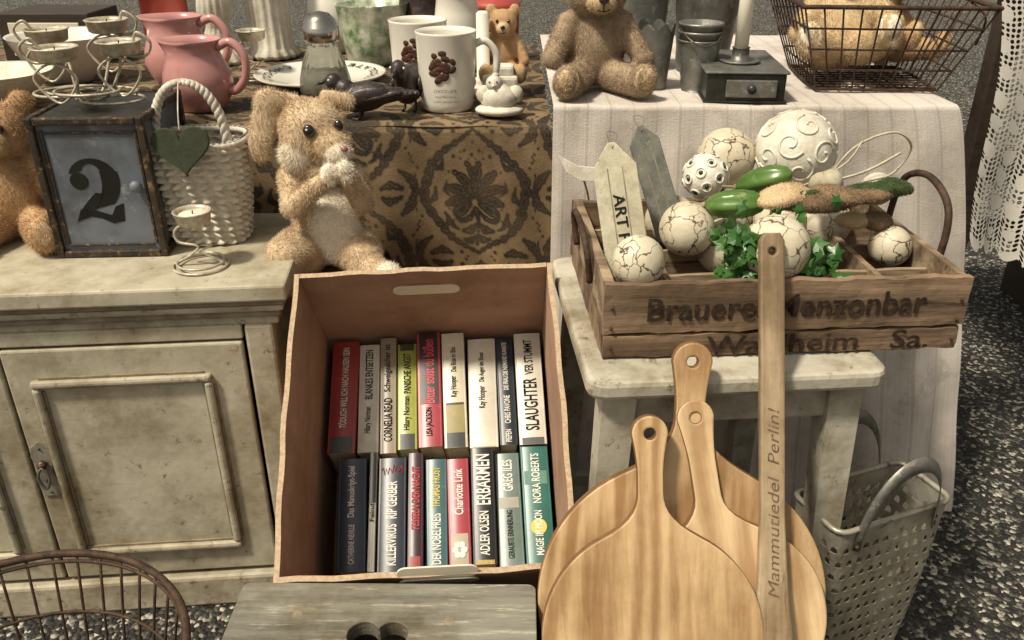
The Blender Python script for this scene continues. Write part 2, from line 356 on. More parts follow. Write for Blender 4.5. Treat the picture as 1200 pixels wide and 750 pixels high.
# ================================================================ ground
g_m=bpy.data.materials.new('asphalt'); g_m.use_nodes=True
n=g_m.node_tree.nodes;l=g_m.node_tree.links;b=n['Principled BSDF'];b.inputs['Roughness'].default_value=.8
tc=n.new('ShaderNodeTexCoord')
vo=n.new('ShaderNodeTexVoronoi');vo.inputs['Scale'].default_value=100;l.new(tc.outputs['Object'],vo.inputs['Vector'])
sx=n.new('ShaderNodeSeparateColor');l.new(vo.outputs['Color'],sx.inputs[0])
cr=n.new('ShaderNodeValToRGB');E=cr.color_ramp.elements;E[0].position=0;E[0].color=(.012,.011,.009,1);E[1].position=1;E[1].color=(.64,.59,.48,1)
e=cr.color_ramp.elements.new(.58);e.color=(.030,.027,.023,1);e=cr.color_ramp.elements.new(.80);e.color=(.13,.12,.095,1)
l.new(sx.outputs[0],cr.inputs[0])
no=n.new('ShaderNodeTexNoise');no.inputs['Scale'].default_value=3;no.inputs['Detail'].default_value=8;l.new(tc.outputs['Object'],no.inputs['Vector'])
mx=n.new('ShaderNodeMix');mx.data_type='RGBA';mx.blend_type='MULTIPLY';mx.inputs[0].default_value=.6;l.new(cr.outputs[0],mx.inputs[6]);l.new(no.outputs['Fac'],mx.inputs[7]);l.new(mx.outputs[2],b.inputs['Base Color'])
bp=n.new('ShaderNodeBump');bp.inputs['Strength'].default_value=1;bp.inputs['Distance'].default_value=.010;l.new(vo.outputs['Distance'],bp.inputs['Height']);bp.invert=True;l.new(bp.outputs[0],b.inputs['Normal'])
g=G(); g.add([(-60,-60,0),(60,-60,0),(60,60,0),(-60,60,0)],[(0,1,2,3)],g_m); g.obj('ground')

# ================================================================ cream cabinet
g=G(); W=1.0; CY=rad(5)
g.M=T((-.462,1.47,0),(0,0,CY))
D=.42; H=.70
g.box((W,.02,H-.02),(-W/2,D,H/2),M_cream)
g.box((.02,D-.03,H-.03),(-.012,D/2,H/2),M_cream)
g.box((.02,D-.03,H-.03),(-W+.012,D/2,H/2),M_cream)
g.box((W-.05,D-.04,.02),(-W/2,D/2,.08),M_cream)
g.box((.055,.022,H-.005),(-.0275,.0,H/2),M_cream,bev=.006)
g.box((.055,.022,H-.005),(-W+.0275,.0,H/2),M_cream,bev=.006)
g.box((W-.12,.020,.03),(-W/2,.001,H-.018),M_cream)
g.box((W+.03,.04,.085),(-W/2,-.008,.0425),M_cream2,bev=.008)
g.box((.04,D,.085),(-.0,D/2+.015,.0425),M_cream2,bev=.006)
def door(x0,x1,z0,z1):
    g.box((x1-x0,.018,z1-z0),((x0+x1)/2,-.004,(z0+z1)/2),M_cream,bev=.004)
    a,b_,c,d=x0+.052,x1-.075,z0+.075,z1-.072
    for (w,h,x,z) in((b_-a+.016,.016,(a+b_)/2,c),(b_-a+.016,.016,(a+b_)/2,d),(.016,d-c-.016,a,(c+d)/2),(.016,d-c-.016,b_,(c+d)/2)):
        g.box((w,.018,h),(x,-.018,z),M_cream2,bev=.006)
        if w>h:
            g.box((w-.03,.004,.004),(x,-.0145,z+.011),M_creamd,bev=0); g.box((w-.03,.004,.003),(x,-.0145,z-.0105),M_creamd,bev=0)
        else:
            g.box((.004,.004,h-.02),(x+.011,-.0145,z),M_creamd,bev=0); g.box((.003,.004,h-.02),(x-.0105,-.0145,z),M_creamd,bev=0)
door(-.515,-.062,.095,H-.038); door(-W+.062,-.521,.095,H-.038)
kp=frame((-.492,-.0135,.385),(1,0,0),(0,0,1))
g.prism([[(-.017,-.062),(.017,-.062),(.021,-.035),(.013,0),(.021,.035),(.017,.058),(0,.072),(-.017,.058),(-.021,.035),(-.013,0),(-.021,-.035)]],.0035,M_galvr,kp,bev=.001)
g.lathe([(0,.012),(.008,.012),(.010,.006),(.008,0)],M_rframe,loc=(-.492,-.018,.405),rot=(rad(90),0,0),seg=14)
g.lathe([(0,.003),(.004,.003),(.004,0)],M_black,loc=(-.492,-.0172,.362),rot=(rad(90),0,0),seg=10)
g.tube([(-.492,-.028,.40),(-.503,-.031,.378),(-.492,-.032,.352),(-.481,-.031,.378)],.0032,M_galv,cyc=True,seg=6)
for zz in(.333,.440): g.ball((-.492,-.0175,zz),.003,M_rframe,seg=8)
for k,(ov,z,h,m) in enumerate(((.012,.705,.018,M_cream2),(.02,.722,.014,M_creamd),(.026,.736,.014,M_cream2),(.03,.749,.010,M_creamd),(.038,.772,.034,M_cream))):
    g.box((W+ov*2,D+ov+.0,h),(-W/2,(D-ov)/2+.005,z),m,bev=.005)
g.obj('cream_cabinet')
TOPZ=.79

# ================================================================ "2" box
g=G(); g.M=T((-.793,1.57,TOPZ),(0,0,rad(3)))
w,d,h=.215,.25,.278
g.box((w-.02,d-.02,h-.01),(0,d/2,h/2),M_blue,bev=.002)
for x in(-w/2+.007,w/2-.007):
    for y in(.007,d-.007): g.box((.014,.014,h),(x,y,h/2),M_rframe)
for z in(.007,h-.007):
    for y in(.006,d-.006): g.box((w-.028,.012,.014),(0,y,z),M_rframe)
    for x in(-w/2+.006,w/2-.006): g.box((.012,d-.028,.014),(x,d/2,z),M_rframe)
g.box((w-.03,d-.03,.006),(0,d/2,h-.006),M_dmetal)
g.box((.008,.004,h-.05),(-w/2+.022,.009,h/2),M_rframe);g.box((w-.05,.004,.005),(0,.009,h-.03),M_rframe);g.box((w-.05,.004,.005),(0,.009,.024),M_rframe)
g.box((.006,.004,h-.05),(w/2-.020,.009,h/2),M_rframe)
def arc(cx,cy,rx,ry,a0,a1,n=18): return [(cx+rx*math.cos(rad(a0+(a1-a0)*i/n)),cy+ry*math.sin(rad(a0+(a1-a0)*i/n))) for i in range(n+1)]
F2=frame((-.008,.0097,.137),(1,0,0),(0,0,1))
out=arc(0,.022,.046,.040,165,20)+arc(-.002,.02,.050,.062,15,-52,10)
inn=arc(-.004,.022,.018,.040,-40,20,10)+arc(-.003,.024,.020,.028,30,150,14)
TH=.0005
g.prism([out+[( -.012,-.040)]+inn],TH,M_black,F2)
g.prism([arc(-.028,.018,.017,.017,0,350,16)],TH+.0003,M_black,F2)
g.prism([[(-.049,-.064),(-.038,-.040),(-.008,-.042),(.02,-.052),(.03,-.034),(.046,-.028),(.042,-.064),(.02,-.069),(0,-.058),(-.02,-.054)]],TH+.0002,M_black,F2)
g.prism([[(-.036,-.040),(-.018,-.020),(-.002,-.006),(.012,-.008),(-.008,-.040)]],TH+.0004,M_black,F2)
g.ball((w/2-.035,-.002,.145),(.012,.010,.012),M_blue,seg=14)
g.obj('number_box')

# wire candle holders
def teacup(g,x,y,z,r=.03):
    g.lathe([(0,z),(r*.8,z),(r*.92,z+.003),(r,z+.022),(r*1.08,z+.024),(r*1.0,z+.0255),(r*.9,z+.02),(r*.88,z+.012),(0,z+.012)],M_lwire,loc=(x,y,0),seg=24)
    g.lathe([(0,.018),(r*.75,.018),(r*.8,.016),(r*.8,.011)],M_wax,loc=(x,y,z),seg=20)
    g.tube([(x,y,z+.016),(x+.001,y,z+.025)],.0012,M_black,seg=5,n=1)
g=G()
cups=[(-.845,1.63,1.160),(-.925,1.77,1.172),(-.742,1.67,1.165),(-.815,1.80,1.186)]
cc=Vector((-.825,1.69,1.076))
for i,(x,y,z) in enumerate(cups):
    teacup(g,x,y,z,.040)
    g.tube([(x,y,z),(x*.7+cc.x*.3+.012,y*.7+cc.y*.3,z-.035),(x*.4+cc.x*.6,y*.4+cc.y*.6,1.083),(cc.x+.03*math.cos(i*1.6),cc.y+.03*math.sin(i*1.6),1.076)],.003,M_lwire,seg=6)
    sx=1 if x>cc.x else -1
    g.tube([(x,y,z),(x+sx*.045,y,z-.004),(x+sx*.062,y-.005,z+.022),(x+sx*.040,y-.005,z+.040),(x+sx*.028,y,z+.022)],.0028,M_lwire,seg=6)
    g.tube([(x,y-.02,z-.002),(x+.04,y-.02,z-.03),(x,y-.02,z-.075),(x-.04,y-.02,z-.03)],.0026,M_lwire,cyc=True,seg=6)
for k in range(5):
    a=k*1.257; cx=cc.x+.042*math.cos(a); cy=cc.y+.040*math.sin(a)
    g.tube([(cx+.060*math.cos(t),cy+.045*math.sin(t),1.076+.006*k) for t in np.linspace(0,6.28,12)[:-1]],.0028,M_lwire,cyc=True,seg=6)
g.obj('wire_candle_holder')
def candle_stand(nm,x,y,z0,hh,r=.03,br=.045):
    g=G(); g.M=T((x,y,z0))
    for k in range(2):
        g.tube([((br-.008*k)*math.cos(t),(br-.008*k)*math.sin(t),.003+.006*k) for t in np.linspace(0,6.28,13)[:-1]],.0025,M_lwire,cyc=True,seg=6)
    g.tube([(-br,0,.003),(-.02,.0,.02),(.0,0,.04),(-.035,0,hh*.55),(-.04,0,hh*.8),(-.02,0,hh-.002),(0,0,hh)],.0028,M_lwire,seg=6)
    g.tube([(br,0,.003),(.02,.0,.02),(.0,0,.03),(.012,0,hh*.4),(.028,0,hh*.5)],.0025,M_lwire,seg=6)
    teacup(g,0,0,hh,r); g.obj(nm)
candle_stand('tealight_stand',-.605,1.53,TOPZ,.088,.034,.052)
candle_stand('tealight_stand.001',-.68,2.32,.99,.10,.036,.045)

# ================================================================ woven basket with heart
g=G(); g.M=T((-.635,1.69,TOPZ))
NR,NS=100,240; V=[];F=[]
for i in range(NR):
    t=i/(NR-1); z=.208*t; rx=.072+.026*t; ry=.055+.020*t
    for j in range(NS):
        a=2*math.pi*j/NS; row=int(t*13.999); ph=t*14-row
        k=.0085*math.sin(math.pi*ph)**.7*(1+.75*math.sin(22*a+(ph-.5)*2.6*(1 if row%2 else -1)+row*.6))
        sq=1/((abs(math.cos(a))**3+abs(math.sin(a))**3)**(1/3))
        V.append(((rx*sq+k)*math.cos(a),(ry*sq+k)*math.sin(a),z+.003*math.sin(3*a)))
for i in range(NR-1):
    for j in range(NS):
        F.append((i*NS+j,i*NS+(j+1)%NS,(i+1)*NS+(j+1)%NS,(i+1)*NS+j))
g.add(V,F,M_yarn,True)
def rimp(a,z,dx=0):
    sq=1/((abs(math.cos(a))**3+abs(math.sin(a))**3)**(1/3)); return ((.100*sq+dx)*math.cos(a),(.077*sq+dx)*math.sin(a),z)
for kk in range(2):
    g.tube([rimp(2*math.pi*j/60,.209+.004*math.sin(j*math.pi+kk*math.pi),.003*math.cos(j*math.pi+kk*math.pi)) for j in range(60)],.0065,M_yarn,cyc=True,seg=6,n=2)
for kk in range(3):
    pts=[]
    for j in range(61):
        a=math.pi*j/60; pts.append((.004-.070*math.cos(a)+.0045*math.sin(j*.9+kk*2.09),-.03+.0045*math.cos(j*.9+kk*2.09),.19+.135*math.sin(a)**.8))
    g.tube(pts,.0058,M_yarn,seg=7,n=2)
g.tube([(-.075,-.06,.19),(-.075,-.03,.2)],.008,M_yarn,n=1)
g.lathe([(0,.004),(.07,.004)],M_yarn,seg=20)
hp=[]
for i in range(40):
    t=2*math.pi*i/40; hp.append((.0035*16*math.sin(t)**3,.0033*(13*math.cos(t)-5*math.cos(2*t)-2*math.cos(3*t)-math.cos(4*t))))
g.prism([hp],.009,M_heart,frame((.008,-.094,.215),(1,0,.06),(-.06,.1,1)),bev=.002)
g.tube([(.010,-.10,.25),(.01,-.09,.285),(0,-.04,.325)],.0014,M_yarn,seg=5)
g.obj('woven_basket')

# ================================================================ brown cloth table
def segd(X,Y,pts,rs,ser=0):
    best=np.full(X.shape,9.); P=cr_spline([(a,b,0) for a,b in pts],6); n_=len(P)
    for i,p in enumerate(P):
        t=i/(n_-1); r=np.interp(t,np.linspace(0,1,len(rs)),rs)*(1+ser*math.sin(i*2.4))
        best=np.minimum(best,np.hypot(X-p.x,(Y-p.y))-r)
    return best
LV=[]
for ang,ln in((0,.30),(27,.29),(54,.27),(82,.235),(112,.19)):
    a=rad(ang); b_=rad(ang+10); bx_,by_=0,-.08
    LV.append(([(bx_+.03*math.sin(a),by_+.03*math.cos(a)),(bx_+ln*.55*math.sin(a),by_+ln*.55*math.cos(a)),(bx_+ln*math.sin(b_),by_+ln*math.cos(b_))],[.006,.030,.038,.014],.25))
    if ang: LV.append(([(bx_+ln*.72*math.sin(a-rad(13)),by_+ln*.72*math.cos(a-rad(13))),(bx_+ln*1.16*math.sin(a-rad(11)),by_+ln*1.16*math.cos(a-rad(11)))],[.006,.016,.008],0))
LV+=[([(0,-.12),(.07,-.20),(.15,-.21),(.18,-.15),(.14,-.12)],[.012,.022,.018,.016,.024],.15),
 ([(0,-.14),(0,-.25),(0,-.40)],[.028,.014,.014],0),([(.0,-.24),(.06,-.29),(.13,-.29)],[.008,.030,.010],.25),([(.0,-.33),(.05,-.37),(.11,-.36)],[.008,.024,.008],.25),
 ([(0,-.47),(.10,-.41),(.24,-.32),(.36,-.18),(.42,0),(.37,.15),(.24,.29),(.10,.38),(0,.46)],[.012,.018,.026,.034,.036,.034,.026,.018,.012],.34),
 ([(.30,-.26),(.24,-.22),(.26,-.15)],[.012,.024,.008],.25),([(.40,-.08),(.33,-.04),(.33,.04)],[.012,.022,.008],.25),([(.34,.18),(.27,.18),(.24,.24)],[.012,.02,.008],.25),
 ([(.20,-.03),(.25,.02),(.24,.08)],[.004,.016,.004],.2),([(.16,-.28),(.21,-.25),(.20,-.20)],[.006,.016,.004],.2),
 ([(.0,.27),(0,.36)],[.014,.024,.008],.1),([(.06,.30),(.03,.24)],[.012,.006],0),([(.09,.29),(.15,.26)],[.006,.014],0),
 ([(.5,.5),(.46,.40),(.38,.34)],[.016,.030,.010],.25),([(.5,-.5),(.46,-.40),(.38,-.34)],[.016,.030,.010],.25),
 ([(.5,.42),(.5,.26)],[.008,.032,.010],.25),([(.5,-.42),(.5,-.26)],[.008,.032,.010],.25),([(.40,.47),(.30,.44),(.24,.47)],[.014,.028,.010],.25),([(.40,-.47),(.30,-.44),(.22,-.47)],[.014,.028,.010],.25),
 ([(.5,-.14),(.5,0),(.5,.14)],[.008,.034,.008],.25),([(.46,.18),(.49,.22)],[.010,.010],0),([(.46,-.18),(.49,-.22)],[.010,.010],0),([(.16,.44),(.12,.48)],[.016,.010],0),([(.14,-.46),(.10,-.50)],[.014,.010],0)]
def damask(U,V,W=.27,Hc=.315):
    U=U+.003*np.sin(V*60); c=np.floor(U/W); x=np.abs((U/W)%1-.5); y=((-V/Hc+(c%2)*.5)%1)-.5
    d=np.full(U.shape,9.)
    for pts,rs,se in LV: d=np.minimum(d,segd(x,y,pts,rs,se))
    vein=np.abs(d+.019)
    k=np.clip(.7-d/.012,0,1)*np.where(d<-.014,np.clip(vein/.004,.0,1)*.45+.55,1)
    wear=.88+.12*np.sin(U*31+V*17)*np.sin(V*43-U*11)
    base=np.array([.225,.155,.082]); dk=np.array([.020,.014,.010])
    return base+(dk-base)*(k*wear)[...,None]
BX0,BX1=-1.7,.085; BYF=1.85; BZ=.987
def bxs(U): return BX1-(BX1-BX0)*(1-U)**1.55
def bs_(V): return np.interp(V,[0,.38,.86,1],[0,.9,1.42,1.75])
def brown(U,V):
    x=bxs(U); s=bs_(V)
    y=np.where(s<1.0,BYF+1.0-s,BYF); z=np.where(s<1.0,BZ,BZ-(s-1.0))
    k=np.clip((s-1.0)/.7,0,1)
    f=.024*np.sin(x*21+1.3)*k+.014*np.sin(x*47+z*3)*k+.03*k+.003*np.sin(x*70+z*40)*k**.4
    y=y-f-.005*np.sin(x*9)*(s>1)
    e=np.clip(1-np.abs(s-1.0)/.02,0,1); z=z-.006*e; y=y+.004*e
    z=z+np.where(s<1,.002*np.sin(x*30+y*22)+.002*np.sin(y*40),0)
    x=x+np.clip((s-1.0),0,1)*.06*np.clip((x-BX0)/(BX1-BX0)*2.5-1.5,0,1)
    return x,y,z
M_dam=mat('damask_cloth',(1,1,1),(.74,.72,.68),scale=9,rough=.75,bump=.6,bs=260,attr=True,dirt=.4)
br=empty('brown_damask_table')
o=grid('cloth',brown,540,540,M_dam,br,thick=0,colfn=lambda U,V:damask(bxs(U)+.27*3+.225,bs_(V)-1.155+.315*4))
def brside(U,V):
    s=V*.65; y=BYF-.005+.95*U; x=BX1+.06*s+.012*np.sin(y*18)*s*2; z=BZ-.006-s; return x,y-.02*s*(1-U),z
grid('cloth_side',brside,160,110,M_dam,br,colfn=lambda U,V:damask(U*.95,V*.65+.3))
g=G()
for x in(-1.6,.0):
    for y in(1.95,2.75): g.box((.05,.05,.95),(x,y,.475),M_dwood)
g.box((1.72,.95,.02),(-.81,2.34,.968),M_dwood); g.obj('table_frame',br)

# bench for the rabbit
g=G(); g.box((.28,.24,.02),(-.435,1.70,.71),M_crate)
for x in(-.55,-.32): g.box((.03,.05,.70),(x,1.785,.35),M_dwood)
g.obj('narrow_bench')

# rabbit (head turned to its left, paws raised to the mouth)
Mb=M_fur_bunny;Mc=M_fur_cream
P=[((0,0,.105),(.066,.056,.10),(0,0,0),Mb),((.014,-.036,.095),(.048,.034,.078),(0,0,0),Mc),
   ((-.012,-.012,.272),(.058,.056,.060),(0,0,.3),Mb),((.022,-.052,.256),(.036,.032,.030),(0,0,0),Mb),((.038,-.074,.246),(.024,.019,.019),(0,0,.5),Mc),
   ((-.038,-.040,.240),(.030,.024,.030),(0,0,0),Mc),((0,-.02,.205),(.048,.043,.03),(0,0,0),Mb)]
P+=cap((-.040,.010,.325),(-.085,.0,.325),.013,.024,Mb,6,.55)+cap((-.085,.0,.325),(-.112,-.005,.235),.025,.022,Mb,7,.5)
P+=cap((.015,.02,.33),(.050,.02,.318),.012,.018,Mb,4,.6)
P+=cap((-.056,-.02,.185),(-.052,-.072,.150),.026,.022,Mb)+cap((-.052,-.072,.150),(.018,-.112,.212),.022,.016,Mb)+[((.022,-.116,.222),(.014,.012,.02),(0,0,0),Mc)]
P+=cap((.056,-.02,.185),(.072,-.068,.150),.025,.021,Mb)+cap((.072,-.068,.150),(.052,-.108,.215),.021,.016,Mb)+[((.050,-.112,.226),(.014,.012,.02),(0,0,0),Mc)]
P+=cap((-.052,-.03,.045),(-.074,-.085,.058),.048,.036,Mb,6)+cap((-.076,-.09,.035),(-.078,-.130,.022),.028,.024,Mb)
P+=cap((.048,-.03,.045),(.068,-.07,.045),.045,.032,Mb,6)+cap((.065,-.08,.030),(.105,-.120,.025),.027,.023,Mb)
P+=[((.113,-.130,.028),(.024,.022,.024),(0,0,0),Mc)]
def ex(g):
    g.ball((-.010,-.069,.286),(.0105,.007,.012),M_eye,seg=14); g.ball((.040,-.050,.290),(.008,.007,.011),M_eye,seg=12)
    g.ball((-.013,-.0755,.290),(.0022,.0015,.0022),M_whitei,seg=8)  # eye highlight put in as a small white bead
    g.ball((.050,-.091,.258),(.007,.005,.005),M_pinkin,seg=8)
plush('plush_rabbit',P,T((-.385,1.69,.722),(0,0,rad(6)),(1.10,1.05,1.08)),nf=66000,fl=.0085,fw=.0010,vox=.0052,extra=ex,long=((-.015,-.02,.235),.06,1.7))
teddy('teddy_bear',T((-1.03,1.70,TOPZ),(0,0,rad(12)),(1.15,1.15,1.15)),M_fur_or,M_fur_lt,nf=30000,fl=.008)

# ================================================================ crockery on brown table
def mug(nm,x,y,z,r,h,ang,nuts=True):
    g=G(); g.M=T((x,y,z),(0,0,0))
    g.lathe([(0,0),(r*.82,0),(r*.88,.004),(r*.92,.02),(r*.98,h*.5),(r*1.03,h-.004),(r*1.05,h),(r*1.0,h+.001),(r*.95,h-.01),(r*.9,.02),(0,.012)],M_china,seg=48)
    hx,hy=math.cos(ang),math.sin(ang)
    pts=[(hx*a,hy*a,b) for a,b in((r*.95,h*.82),(r*1.35,h*.86),(r*1.72,h*.68),(r*1.62,h*.4),(r*1.25,h*.22),(r*.92,h*.2))]
    g.tube(pts,.0085,M_china,seg=10)
    if nuts:
        rr_=random.Random(8)
        for k in range(30):
            q=rr_.uniform(0,6.28); e_=rr_.random()**.5
            a=-math.pi/2-.10+.42*e_*math.cos(q); zz=h*.60+.030*e_*math.sin(q)
            g.ball((r*.980*math.cos(a),r*.980*math.sin(a),zz),(rr_.uniform(.008,.012),.0035,rr_.uniform(.006,.009)),M_choc,rot=(0,rr_.uniform(-1,1),a+math.pi/2),seg=12)
        for k,(s_,w,hh) in enumerate((('CHOCO LATE',.05,.007),('feine Nascherei',.045,.004),('SUESSES FUER JEDEN TAG',.055,.005))):
            g.text(s_,w,hh,frame((0,-r*.955-.003,h*.30-.012*k),(1,0,0),(0,0,1)),M_ink)
    g.obj(nm)
mug('coffee_mug',-.148,1.985,.99,.066,.172,.1)
mug('coffee_mug.001',-.228,2.16,.99,.068,.172,math.pi*.0)
g=G(); g.M=T((-.50,2.28,.99))
g.lathe([(0,.006),(.07,.006),(.10,.010),(.165,.024),(.170,.026),(.166,.020),(.10,.004),(.07,0),(0,0)],M_china,seg=64)
tx='HOT CHOCOLATE HOT CHOCOLATE '
for i,ch in enumerate(tx):
    a=-math.pi/2+ (i-len(tx)/2)*.225
    if ch!=' ':
        c=Vector((math.cos(a),math.sin(a),0)); g.text(ch,.022,.021,frame((c.x*.138,c.y*.138,.0215),(-c.y,c.x,0),(-c.x,-c.y,-.18)),M_black,bold=.02)
g.obj('lettered_plate')
g=G(); g.M=T((-.455,2.12,1.0))
fl=lambda a,z:1+.035*math.cos(14*a)*(1 if z<.1 else 0)
g.lathe([(0,0),(.058,0),(.062,.006),(.06,.03),(.05,.07),(.036,.105),(.033,.125)],M_glass,seg=112,fn=fl)
g.lathe([(0,.004),(.052,.004),(.05,.03),(.046,.045),(0,.047)],M_plast,seg=32)
g.lathe([(.038,.118),(.042,.120),(.042,.150),(.040,.152),(.036,.168),(.022,.182),(0,.187)],M_chrome,seg=40)
for k in range(14):
    a=k*2.4; r_=.005+.0016*k; g.ball((r_*math.cos(a),r_*math.sin(a),.186-.25*r_),.0016,M_black,seg=6)
g.obj('sugar_shaker')
def jug(nm,x,y,z,s,yaw):
    g=G(); g.M=T((x,y,z),(0,0,yaw),(s,s,s))
    def f(a,zz):
        k=max(0,(zz-.10)/.055); d=math.cos(a-math.pi); return 1+.34*k*max(0,d)**7
    g.lathe([(0,0),(.05,0),(.056,.005),(.07,.03),(.078,.055),(.074,.085),(.062,.11),(.056,.128),(.06,.148),(.064,.155),(.059,.154),(.052,.135),(.058,.11)],M_pink,seg=60,fn=f)
    g.lathe([(.058,.11),(.07,.085),(.07,.05),(0,.02)],M_pinkin,seg=40)
    g.tube([(.058,0,.138),(.09,0,.15),(.118,0,.12),(.115,0,.075),(.09,0,.045),(.07,0,.045)],.0095,M_pink,seg=10)
    g.obj(nm)
jug('pink_jug',-.715,1.98,.99,1.00,rad(-8))
jug('pink_jug.001',-.845,2.24,.99,1.10,rad(-5))
def bird(nm,M,s=1):
    P=[((0,0,.045),(.070,.032,.033),(0,-.15,0),M_bird),((-.068,0,.078),(.021,.018,.019),(0,0,0),M_bird),((-.040,0,.058),(.030,.024,.026),(0,.5,0),M_bird)]
    P+=cap((.05,0,.05),(.130,0,.055),.020,.007,M_bird,8,1.5)
    g=G()
    for c,r,ro,m in P: g.ball(c,r,m,ro,seg=14)
    o=g.obj('tmp'); md=o.modifiers.new('r','REMESH'); md.mode='VOXEL'; md.voxel_size=.003
    md=o.modifiers.new('s','SMOOTH'); md.iterations=4
    me=bpy.data.meshes.new_from_object(o.evaluated_get(bpy.context.evaluated_depsgraph_get()))
    V=[v.co.copy() for v in me.vertices];F=[tuple(p.vertices) for p in me.polygons]; bpy.data.objects.remove(o)
    g=G(); g.M=M; g.add(V,F,M_bird,True)
    g.tube([(-.083,0,.079),(-.098,0,.075),(-.112,0,.069)],[.007,.0045,.001],M_bird,seg=8)
    for sy in(-1,1):
        g.ball((.018,sy*.027,.052),(.055,.009,.020),M_bird,rot=(0,-.12,sy*-.1),seg=14)
        for q in range(4): g.ball((.035+.014*q,sy*(.031-.003*q),.048+.003*q),(.026,.004,.006),M_bird,rot=(0,-.1,sy*-.12),seg=8)
        g.ball((-.075,sy*.0155,.083),.0028,M_whitei,seg=8)
        g.tube([(-.005,sy*.012,.02),(-.01,sy*.014,.0),(-.025,sy*.014,0)],.003,M_bird,seg=5)
    g.obj(nm)
bird('dark_bird_figurine',T((-.328,1.895,.99),(0,0,rad(-4)),(.92,1,1)))
bird('dark_bird_figurine.001',T((-.232,1.985,.99),(0,0,rad(75)),(1.0,1,1.25)))
g=G(); g.M=T((-.028,1.91,.99))
g.ball((0,0,.014),(.055,.04,.014),M_plast); g.ball((0,0,.04),(.042,.03,.03),M_plast,fn=lambda d:1+.06*math.sin(9*d.x+7*d.z)); g.ball((-.012,-.005,.072),(.018,.018,.018),M_plast,seg=14)
g.ball((-.034,0,.048),(.018,.014,.02),M_plast,seg=12);g.ball((.036,0,.048),(.018,.014,.02),M_plast,seg=12)
g.ball((-.013,-.024,.071),(.004,.006,.003),M_flap,seg=8);g.ball((-.008,0,.089),(.009,.004,.006),M_plast,seg=8)
for sx in(-1,1): g.ball((-.013+sx*.008,-.02,.078),.0022,M_eye,seg=6)
g.obj('white_hen_figurine')
def fl16(a,z): return 1+.05*math.cos(16*a)
def vase(nm,x,y,prof,m=M_china,fn=None,z=.99,seg=64):
    g=G(); g.lathe(prof,m,loc=(x,y,z),seg=seg,fn=fn); g.obj(nm)
vase('white_candlestick',-.85,2.58,[(0,0),(.085,0),(.088,.01),(.06,.03),(.045,.06),(.03,.1),(.05,.14),(.045,.18),(.04,.3),(0,.3)],M_plast,fl16)
vase('white_candlestick.001',-.72,2.66,[(0,0),(.075,0),(.08,.012),(.062,.03),(.058,.1),(.06,.3),(.075,.32),(0,.32)],M_plast,fl16)
vase('white_bowl',-.98,2.62,[(0,0),(.04,0),(.045,.012),(.075,.05),(.092,.11),(.096,.115),(.088,.108),(.07,.05),(0,.02)])
vase('white_bowl.001',-1.20,2.02,[(0,0),(.05,0),(.055,.012),(.095,.04),(.125,.075),(.128,.078),(.12,.074),(.09,.04),(0,.012)],M_plast)
vase('white_bowl.002',-1.16,2.30,[(0,0),(.05,0),(.055,.012),(.105,.05),(.135,.115),(.138,.118),(.13,.114),(.1,.05),(0,.012)],M_china)
vase('leaf_planter',-.40,2.56,[(0,0),(.07,0),(.075,.01),(.09,.08),(.10,.16),(.104,.165),(.095,.16),(.085,.08),(0,.02)],M_greeny,lambda a,z:1+.04*math.cos(9*a+z*30))
vase('dark_vase',-.27,2.62,[(0,0),(.06,0),(.075,.03),(.085,.09),(.06,.14),(.05,.2),(.06,.21),(0,.2)],M_bird)
vase('red_tin',-1.05,2.72,[(0,0),(.065,0),(.068,.01),(.068,.16),(.071,.162),(.071,.175),(0,.178)],M_red,seg=40)
vase('white_vase',-.55,2.74,[(0,0),(.05,0),(.06,.02),(.08,.08),(.07,.15),(.04,.2),(.05,.24),(0,.23)])
vase('white_pitcher',-.15,2.45,[(0,0),(.055,0),(.065,.03),(.075,.09),(.06,.15),(.055,.19),(.065,.215),(.06,.213),(.05,.19),(0,.1)])
vase('red_tin.001',-.05,2.62,[(0,0),(.07,0),(.07,.14),(.074,.142),(.074,.16),(0,.165)],M_red,seg=40)
g=G(); g.lathe([(0,0),(.04,0),(.045,.01),(.02,.02),(.018,.03),(.02,.04),(.016,.04),(.0155,.19),(.010,.195),(0,.195)],M_wax,loc=(-.07,2.13,.99),seg=24); g.obj('candle')
g=G()
g.box((.085,.05,.035),(-.028,2.08,1.03),M_plast,bev=.008); 
for sx in(-1,1): g.lathe([(0,-.006),(.015,-.006),(.017,0),(.015,.006),(0,.006)],M_plast,loc=(-.028+sx*.026,2.053,1.007),rot=(rad(90),0,0),seg=16)
g.box((.05,.045,.03),(-.02,2.085,1.056),M_plast,bev=.008); g.obj('toy_car')
teddy('small_teddy_bear',T((-.022,2.17,1.02),(0,0,0),(.62,.62,.68)),M_fur_or,M_fur_lt,nf=8000,fl=.007)
g=G(); g.box((.26,.20,.14),(-1.32,2.62,1.06),M_dwood); g.box((.2,.004,.09),(-1.32,2.518,1.06),M_flap); g.text('N°LE',.13,.05,frame((-1.32,2.514,1.06),(1,0,0),(0,0,1)),M_redi,bold=.02)
g.obj('dark_wooden_box')

